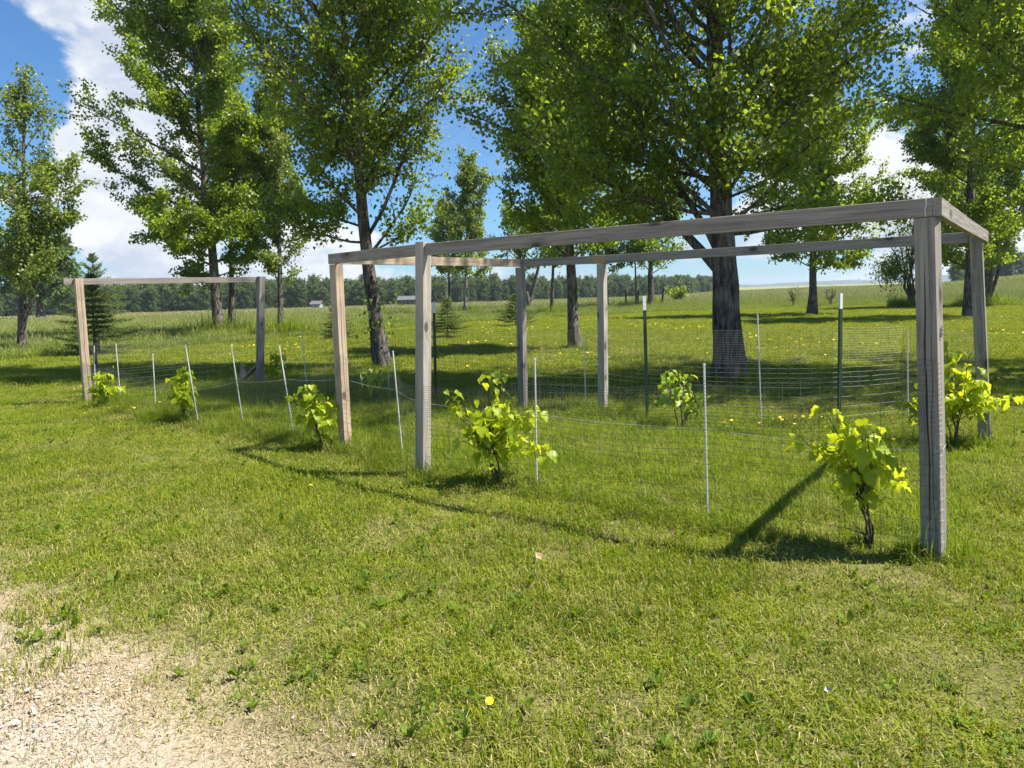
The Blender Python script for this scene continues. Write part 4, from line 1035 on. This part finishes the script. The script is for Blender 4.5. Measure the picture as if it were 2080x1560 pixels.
def shrub(label, x, y, H, W, nl, size, seed, kind='y', skew=0.0, shape=None, low=0.25):
    r_ = np.random.default_rng(seed); root = thing('young_shrub', label, 'shrub', (x, y, 0), 0, 'young shrubs planted inside the wire fence')
    mb = MB(); stems = []; ns = max(5, int(nl / 9))
    for s in range(ns):
        az = r_.uniform(0, 6.283); u = (s + 0.5) / ns
        if shape: tx, tz = shape[s % len(shape)]; tx += r_.normal(0, 0.05 * W); tz += r_.normal(0, 0.03)
        else: tz = H * r_.uniform(0.45, 1.0) if s else H; tx = (W / 2) * math.cos(az) * (1.0 - 0.55 * (tz / H)) * r_.uniform(0.5, 1.1) + skew * tz / H
        tgt = np.array([tx, (W / 2.6) * math.sin(az) * r_.uniform(0.3, 1), tz]); st = r_.normal(0, 0.015, 3) * (1, 1, 0)
        Q = [st - np.array([0, 0, 0.05])]
        if s >= 4:
            par = stems[s % 4]; st = interp_path(par, r_.uniform(0.30, 0.55)); Q = [st]
            for q in range(1, 7):
                f = q / 6; Q.append(st * (1 - f) + tgt * f + np.array([0, 0, 0.03 * math.sin(math.pi * f)]) + r_.normal(0, 0.008, 3))
            Q = np.array(Q); tube(mb, Q, np.linspace(0.004, 0.0018, 7), 4, cap=False); stems.append(Q); continue
        for q in range(1, 7):
            f = q / 6; Q.append(st * (1 - f) + np.array([tgt[0] * f ** 1.2, tgt[1] * f ** 1.2, tgt[2] * f ** 0.95]) + r_.normal(0, 0.010, 3))
        Q = np.array(Q); tube(mb, Q, np.linspace(0.007, 0.0022, 7), 5, cap=False); stems.append(Q)
        tube(mb, [interp_path(Q, 0.5), interp_path(Q, 0.5) + np.array([tx * 0.4 + r_.normal(0, .05), r_.normal(0, 0.06), 0.07])], [0.0035, 0.002], 4, cap=False)
    for _ in range(3):
        a = r_.uniform(0, 6.283); tube(mb, [(0, 0, -0.02), (0.03 * math.cos(a), 0.03 * math.sin(a), 0.08), (0.13 * math.cos(a), 0.13 * math.sin(a), 0.10 + r_.uniform(0, 0.06))], [0.006, 0.004, 0.002], 4, cap=False)
    mb.obj('stem', TWIG, root, smooth=True)
    for i in range(nl):
        Q = stems[i % ns]; s = 1 - r_.random() ** 1.35 * (0.88 - low) ; s = min(s, 1.0); s = s if i % ns < 4 else 0.15 + 0.85 * s; P = interp_path(Q, s)
        if P[2] < 0.16 and r_.random() < 0.8: P = interp_path(Q, min(1, s + 0.35))
        az = r_.uniform(0, 6.283); sz = size * r_.uniform(0.50, 1.08) * (0.75 if s > 0.93 else 1)
        o = bpy.data.objects.new('leaf', SL[kind][int(r_.integers(0, 7))]); COL.objects.link(o); o.parent = root
        out = Vector((math.cos(az), math.sin(az), 0)); pit = r_.normal(-0.72, 0.38)
        yv = (out * math.cos(pit) + Vector((0, 0, math.sin(pit)))).normalized(); xv = yv.cross(Vector((r_.normal(0, .3), r_.normal(0, .3), 1))).normalized(); zv = xv.cross(yv)
        M = Matrix(((xv.x, yv.x, zv.x), (xv.y, yv.y, zv.y), (xv.z, yv.z, zv.z))).to_4x4() @ Matrix.Scale(sz, 4)
        M.translation = Vector(P) + out * sz * 0.45 + Vector((r_.normal(0, .03), r_.normal(0, .03), 0.015 + r_.normal(0, .018)))
        o.matrix_local = M
    return root
shrub('biggest yellow-green shrub, wide and leafy, right of the grey post that tops its rail', -0.12, 5.35, 0.78, 0.74, 290, 0.084, 101, skew=-0.05, low=0.12,
      shape=[(-0.05, 0.80), (-0.33, 0.62), (-0.25, 0.55), (-0.12, 0.62), (0.05, 0.58), (0.14, 0.60), (0.22, 0.52), (0.20, 0.36), (-0.2, 0.42), (0.34, 0.25), (0.02, 0.4), (-0.05, 0.48), (0.24, 0.44), (-0.1, 0.3), (0.12, 0.3), (-0.22, 0.32)])
shrub('tall narrow yellow-green shrub in the near right corner, beside the near post', 1.88, 3.82, 0.66, 0.46, 200, 0.088, 102, skew=-0.08, low=0.25,
      shape=[(-0.22, 0.66), (-0.16, 0.70), (-0.08, 0.70), (-0.02, 0.62), (-0.24, 0.56), (-0.12, 0.58), (0.0, 0.52), (-0.06, 0.48), (0.0, 0.40), (-0.16, 0.46), (0.2, 0.34), (-0.15, 0.32), (0.04, 0.28)])
shrub('wide shrub with one tall shoot in the far right corner, behind the near post', 3.68, 6.03, 0.92, 0.85, 240, 0.094, 103, low=0.2,
      shape=[(0.04, 0.92), (0.14, 0.78), (0.12, 0.66), (-0.38, 0.56), (-0.33, 0.36), (0.02, 0.42), (0.2, 0.40), (0.36, 0.46), (0.44, 0.34), (-0.1, 0.38), (0.15, 0.56), (-0.3, 0.28), (0.1, 0.3), (-0.02, 0.3), (0.3, 0.3)])
shrub('yellow-green shrub bending left in front of the split tan post', -1.79, 6.76, 0.60, 0.46, 130, 0.086, 104, low=0.1,
      shape=[(-0.28, 0.52), (-0.20, 0.50), (-0.12, 0.60), (-0.08, 0.5), (0.0, 0.42), (0.10, 0.38), (0.15, 0.30), (-0.1, 0.34), (0.06, 0.26)])
shrub('upright yellow-green shrub pierced by a leaning rod, second from the left', -3.86, 8.46, 0.66, 0.40, 140, 0.092, 105, low=0.1)
shrub('rounded yellow-green shrub at the foot of the far left tan post', -5.60, 9.94, 0.52, 0.48, 115, 0.094, 106, low=0.1)
shrub('small green shrub in the middle of the back fence beside a green steel post', 1.68, 7.29, 0.60, 0.70, 115, 0.088, 107, kind='g', low=0.4)
shrub('dark green shaded shrub behind the small left frame\'s braced post', -3.97, 12.10, 0.60, 0.55, 46, 0.105, 108, kind='g')
shrub('shaded green shrub at the foot of the left poplar trunk', -1.84, 9.68, 0.54, 0.58, 52, 0.095, 109, kind='g')
shrub('shaded green shrub behind the biggest shrub, left of the back corner post', -0.19, 8.66, 0.50, 0.38, 40, 0.09, 110, kind='g')

# ------------------------------------------------------------------ dandelions
def flower_mesh(seed, r=0.016):
    r_ = np.random.default_rng(seed); mb = MB(); n = 16
    for ringr, z, L in ((1.0, 0.0, 0.55), (0.7, 0.15, 0.5), (0.38, 0.27, 0.4)):
        for a in range(n):
            az = a * 6.283 / n + r_.normal(0, 0.1); c_, s_ = math.cos(az), math.sin(az); w_ = 0.13
            p = lambda rr, zz, sd: (r * (rr * c_ - sd * s_), r * (rr * s_ + sd * c_), r * zz)
            mb.add([p(ringr - L, z + 0.02, -w_ * 0.6), p(ringr - L, z + 0.02, w_ * 0.6), p(ringr, z + 0.1, w_), p(ringr, z + 0.1, -w_)], [(0, 1, 2, 3)])
    return mb.mesh('flower', [YELLOW])
FL = [flower_mesh(s) for s in range(3)]
def stalk_mesh(h):
    mb = MB(); tube(mb, [(0, 0, -h), (0.006, 0, -h * 0.5), (0, 0, 0)], 0.0022, 5); return mb.mesh('stalk', [STALK])
ST = [stalk_mesh(h) for h in (0.05, 0.09, 0.14)]
def dandelion(x, y, h, label, group, s=1.0):
    k = 0 if h < 0.07 else (1 if h < 0.12 else 2)
    hh = (0.05, 0.09, 0.14)[k]; zt = float(ground_z(np.array(x), np.array(y)))
    t_ = thing('dandelion', label, 'dandelion', (x, y, zt + hh), rng.uniform(0, 6.28), group)
    for nm, me in (('flower', FL[int(rng.integers(0, 3))]), ('stalk', ST[k])):
        o = bpy.data.objects.new(nm, me); COL.objects.link(o); o.parent = t_
        if nm == 'flower': o.scale = (s, s, s); o.rotation_euler = (rng.normal(0, 0.25), rng.normal(0, 0.25), 0)
    return t_
dandelion(-0.11, 2.36, 0.05, 'single dandelion lying low in the near grass, bottom centre', None, 0.9)
dandelion(-1.52, 5.32, 0.06, 'single dandelion in the mown grass in front of the split tan post', None)
def flock(n, cx_, cy_, sx, sy, h0, h1, label, group, s=1.0):
    for _ in range(n): dandelion(cx_ + rng.normal(0, sx), cy_ + rng.normal(0, sy), rng.uniform(h0, h1), label, group, s)
flock(24, 2.72, 7.05, 0.24, 0.13, 0.09, 0.15, 'dandelion in the tall cluster between thin rod and green post at the back fence', 'dandelions by the back fence')
flock(5, 3.25, 6.25, 0.12, 0.15, 0.08, 0.14, 'dandelion in the loose cluster left of the wide corner shrub', 'dandelions near the corner shrub')
flock(7, 4.35, 5.95, 0.20, 0.2, 0.05, 0.1, 'dandelion in the grass outside the right end of the fence', 'dandelions outside the right fence')
flock(14, -4.9, 9.4, 0.28, 0.22, 0.06, 0.13, 'dandelion among the grass by the two leftmost shrubs', 'dandelions by the left shrubs')
flock(14, -7.2, 11.2, 0.8, 0.8, 0.04, 0.08, 'dandelion on the lawn left of the small frame', 'dandelions left of the small frame')
flock(26, -6.0, 16.0, 0.8, 1.1, 0.05, 0.1, 'dandelion in the dense patch behind the small left frame', 'dandelions behind the small frame', 1.3)
flock(30, 7.0, 9.8, 1.1, 0.7, 0.05, 0.09, 'dandelion on the sunlit lawn right of the frame', 'dandelions right of the frame', 1.1)
flock(22, 1.4, 16.0, 0.8, 0.5, 0.05, 0.1, 'dandelion in the patch beside the straight dark trunk', 'dandelions by the straight trunk', 1.3)
flock(30, 5.8, 13.5, 1.6, 1.2, 0.05, 0.1, 'dandelion on the lawn right of the biggest poplar', 'dandelions right of the biggest poplar', 1.2)
x = rng.uniform(-24, 24, 5200); y = 13 + 26 * rng.random(5200) ** 0.9
cl = np.sin(0.55 * x + 0.4 * y) * np.sin(0.35 * y - 0.4 * x + 1) + 0.4 * np.sin(1.7 * x + 2) * np.sin(1.5 * y)
k = view_filter(x, y, 0.5) & (lawn_np(x, y) > 1) & (cl > 0.18) & (rng.random(5200) < 0.6); x, y = x[k], y[k]; n = len(x)
s = rng.uniform(1.3, 2.2, n)
scatter('dandelion_flowers', FL, np.stack([x, y, ground_z(x, y) + 0.07], -1), zrot(n, 0.3), np.stack([s, s, s], -1), rng.integers(0, 3, n),
        'countless small dandelion flowers spread over the far lawn')

# small litter
WALLP_ = mat_plain('pale_petal', (0.40, 0.40, 0.38), 0.7)
mb = MB(); add = [(0, 0, 0), (0.022, 0.012, 0.018), (0.012, 0.045, 0.012), (-0.014, 0.030, 0.004), (0.004, 0.022, 0.001)]
mb.add(add, [(0, 1, 4), (1, 2, 4), (2, 3, 4), (3, 0, 4)])
o = mb.obj('fallen_leaf', DRYLEAF); o.location = (0.12, 3.66, 0.055); o.rotation_euler = (0.5, -0.3, 1.2); tag(o, 'curled tan fallen leaf lying on the mown grass, centre', 'leaf')
mb = MB(); mb.add([(a * 0.5, b * 0.5, c * 0.5) for a, b, c in add], [(0, 1, 4), (1, 2, 4), (2, 3, 4), (3, 0, 4)])
o = mb.obj('fallen_petal', WALLP_); o.location = (1.03, 2.37, 0.05); o.rotation_euler = (0.3, -0.3, 0.2); tag(o, 'small white petal caught in the near grass, right of centre', 'petal')
o = bpy.data.objects.new('flat_stone', big[1]); COL.objects.link(o); o.location = (-0.83, 5.66, 0.02); o.scale = (0.06, 0.04, 0.03); tag(o, 'flat brown stone at the foot of the grey post that tops its rail', 'stone')

# old fence posts at the field edge
def old_post(x, y, h, lean, label):
    mb = MB(); tube(mb, [(0, 0, -0.1), (lean * 0.5, 0, h * 0.5), (lean, 0, h)], [0.085, 0.08, 0.075], 9); o = mb.obj('old_fence_post', TWIG); o.location = (x, y, 0)
    tag(o, label, 'fence post')
old_post(8.56, 54.46, 1.45, 0.03, 'dark upright old wooden post at the field edge')
old_post(10.7, 52.0, 1.5, 0.22, 'dark leaning old wooden post just right of the low rounded poplar trunk')
old_post(9.1, 52.5, 1.4, 0.05, 'thin old wooden post between the dark upright post and the low rounded poplar')
mb = MB(); tube(mb, [(0, 0, 0.05), (0.7, 0, 0.35), (1.35, 0, 0.75)], [0.03, 0.03, 0.02], 6); o = mb.obj('fallen_pole', BARK_PALE); o.location = (7.7 + 0.9, 53.6, 0); tag(o, 'pale fallen pole propped between the old fence posts', 'pole')
# tall grass tufts by trunks and fence line
pts = []
for (x, y, n_, sp_) in ((-11.26, 28.0, 40, 0.8), (-9.07, 28.5, 26, 0.7), (-11.9, 30.5, 20, 0.6), (8.9, 53.5, 60, 2.0), (10.08, 52.3, 30, 1.0), (2.45, 43.4, 14, 0.5), (-3.08, 48.5, 14, 0.6), (22.5, 41.0, 16, 0.8), (25.3, 38.7, 20, 0.8)):
    for _ in range(n_): pts.append((x + rng.normal(0, sp_), y + rng.normal(0, sp_ * 0.5), 0))
far_n = len(pts)
for (x, y, n_, r_) in ((3.23, 10.92, 46, 0.34), (-2.56, 14.32, 26, 0.24), (1.54, 17.84, 20, 0.24), (2.12, 3.60, 5, 0.10), (-0.74, 5.68, 4, 0.09), (-1.58, 6.72, 5, 0.09)):
    for q in range(n_):
        a = rng.uniform(0, 6.283); rr_ = r_ * rng.uniform(0.9, 1.3); pts.append((x + rr_ * math.cos(a), y + rr_ * math.sin(a), 0))
pts = np.array(pts); n = len(pts); s = rng.uniform(1.2, 2.8, n); s[far_n:] = rng.uniform(0.3, 0.7, n - far_n)
tall = [grass_patch('tuft', 0.35, 120, 0.20, 0.010, 0.35, 0.05, GRASS_LONG) for _ in range(3)]
scatter('tall_grass_tufts', tall, pts, zrot(n), np.stack([s * 0.9, s * 0.9, s], -1), rng.integers(0, 3, n), 'tall grass tufts left uncut round the far trunks and old posts')

# ------------------------------------------------------------------ far wood, buildings, hills
src = [poplar('wood_tree', '', 0, 0, hh, 0.2, 0.4, [(0.0, 2.6), (0.3, 3.0), (0.65, 2.7), (0.9, 1.7), (1.0, 0.6)], nprim=40, nsec=5, nleaf=4200, ls=0.46, seed=200 + k, leafmat=LEAF_FAR, tw=0.55, elev=(15, 60), link=False)
       for k, hh in enumerate((10.0, 11.0, 9.4, 11.8))]
line = [(-260, 165), (-150, 195), (-95, 208), (-40, 225), (0, 245), (40, 268), (70, 292), (95, 330), (120, 400)]
P_ = []; Sx = []
L_ = np.array(line, float); sg = np.linalg.norm(np.diff(L_, axis=0), axis=1); cs = np.concatenate([[0], np.cumsum(sg)])
for row, (dy, n_) in enumerate(((0, 190), (5, 170), (11, 150), (19, 140))):
    u = np.linspace(0, cs[-1], n_) + rng.normal(0, 1.4, n_)
    x = np.interp(u, cs, L_[:, 0]); y = np.interp(u, cs, L_[:, 1]) + dy + rng.normal(0, 1.5, n_)
    sc = rng.uniform(0.72, 1.0, n_) * (0.82 if row == 0 else 1.0) * np.interp(x, [-260, -100, 0, 60, 100, 130], [0.95, 0.84, 0.80, 0.70, 0.60, 0.45])
    P_.append(np.stack([x, y, ground_z(x, y) - 0.3], -1)); Sx.append(np.stack([sc * 1.15, sc * 1.15, sc], -1))
# dark wood on the rise at the far right
n_ = 90; x = rng.uniform(118, 230, n_); y = 205 + (x - 118) * 0.15 + rng.uniform(0, 22, n_)
k = x / y > 0.60; x, y = x[k], y[k]; n_ = len(x)
sc = rng.uniform(0.5, 0.8, n_); P_.append(np.stack([x, y, ground_z(x, y) - 0.3], -1)); Sx.append(np.stack([sc * 1.2, sc * 1.2, sc], -1))
P_, Sx = np.concatenate(P_), np.concatenate(Sx); n = len(P_)
scatter('far_woods', src, P_, zrot(n), Sx, rng.integers(0, 4, n), 'dark green woodland edge beyond the hay field')

WALLP = mat_plain('pale_siding', (0.30, 0.31, 0.32), 0.6, 0, 0.08, 3); ROOFG = mat_plain('grey_roofing', (0.10, 0.10, 0.11), 0.6, 0, 0.15, 3)
BRICK = mat_plain('red_brown_siding', (0.12, 0.06, 0.05), 0.7, 0, 0.2, 3); DARKG = mat_plain('dark_glass', (0.03, 0.035, 0.04), 0.15)
def building(name, label, x, y, w, d, h, rh, wall, roof, wins):
    o = thing(name, label, name.split('_')[-1], (x, y, float(ground_z(np.array(float(x)), np.array(float(y))))), 0)
    mb = MB(); box(mb, (-w / 2, -d / 2, 0), (w / 2, d / 2, h)); mb.add([(-w / 2, -d / 2 , h), (-w / 2, d / 2, h), (-w / 2, 0, h + rh), (w / 2, -d / 2, h), (w / 2, d / 2, h), (w / 2, 0, h + rh)], [(0, 1, 2), (3, 5, 4)])
    mb.obj('wall', wall, o)
    mb = MB(); e = 0.35; tk = 0.15
    for sy in (-1, 1):
        V = [(-w / 2 - e, sy * (d / 2 + e), h - 0.12), (w / 2 + e, sy * (d / 2 + e), h - 0.12), (w / 2 + e, 0, h + rh + 0.03), (-w / 2 - e, 0, h + rh + 0.03)]
        V2 = [(a, b, c + tk) for a, b, c in V]
        mb.add(V + V2, [(0, 1, 2, 3), (7, 6, 5, 4), (0, 4, 5, 1), (1, 5, 6, 2), (2, 6, 7, 3), (3, 7, 4, 0)])
    mb.obj('roof', roof, o)
    for (wx, wz, ww, wh) in wins:
        mb = MB(); box(mb, (wx - ww / 2, -d / 2 - 0.05, wz), (wx + ww / 2, -d / 2 - 0.01, wz + wh)); f = mb.obj('window', WALLP, o)
        mb = MB(); box(mb, (wx - ww / 2 + 0.1, -d / 2 - 0.07, wz + 0.1), (wx + ww / 2 - 0.1, -d / 2 - 0.052, wz + wh - 0.1)); mb.obj('pane', DARKG, f)
building('farm_shed', 'small white shed with pitched roof against the far wood', -50.5, 190, 2.2, 4.0, 1.4, 0.7, WALLP, ROOFG, [(0.3, 0.6, 0.7, 0.5)])
building('farm_house', 'low red-brown house with grey roof beyond the hay field', -27.5, 205, 7.5, 6, 1.8, 0.9, BRICK, ROOFG, [(-2.2, 0.8, 1.2, 0.8), (0.2, 0.8, 1.2, 0.8), (2.4, 0.8, 1.2, 0.8)])
mb = MB(); tube(mb, [(0, 0, 0), (0, 0, 5.0)], [0.16, 0.12], 8); tube(mb, [(-0.7, 0, 4.6), (0.7, 0, 4.6)], 0.07, 6); o = mb.obj('utility_pole', BARK_PALE); o.location = (-56.5, 178, 0); tag(o, 'pale utility pole in front of the far wood, between the left frame and slender poplar', 'utility pole')
# low blue-green hills at the horizon
mb = MB(); xs = np.linspace(-2600, 2600, 160); hh = 15 + 7 * np.sin(xs * 0.004 + 1) + 4 * np.sin(xs * 0.013) + rng.normal(0, 0.8, 160)
V = np.concatenate([np.stack([xs, np.full(160, 2300.0), np.full(160, -3.0)], -1), np.stack([xs, np.full(160, 2450.0), hh], -1), np.stack([xs, np.full(160, 2900.0), hh * 0.9], -1)])
j = np.arange(159)
mb.add(V, np.concatenate([np.stack([j, j + 1, j + 161, j + 160], -1), np.stack([j + 160, j + 161, j + 321, j + 320], -1)]))
HILL = mat_plain('distant_woodland', (0.035, 0.06, 0.035), 0.95, 0, 0.4, 0.02)
tag(mb.obj('hills', HILL), 'low wooded hills on the horizon', kind='structure')

# ------------------------------------------------------------------ air
AIR = 0.00022
m = bpy.data.materials.new('air'); m.use_nodes = True; m.node_tree.nodes.clear(); t = NT(m.node_tree)
pv = t.n('ShaderNodeVolumePrincipled', None, Color=(0.72, 0.83, 1.0), Density=AIR, Anisotropy=0.2)
t.n('ShaderNodeOutputMaterial', None, Volume=pv)
mb = MB(); box(mb, (-3600, -70, -6), (3600, 4700, 42)); hz = mb.obj('haze', m); tag(hz, 'thin blue summer haze over the far fields', kind='stuff')
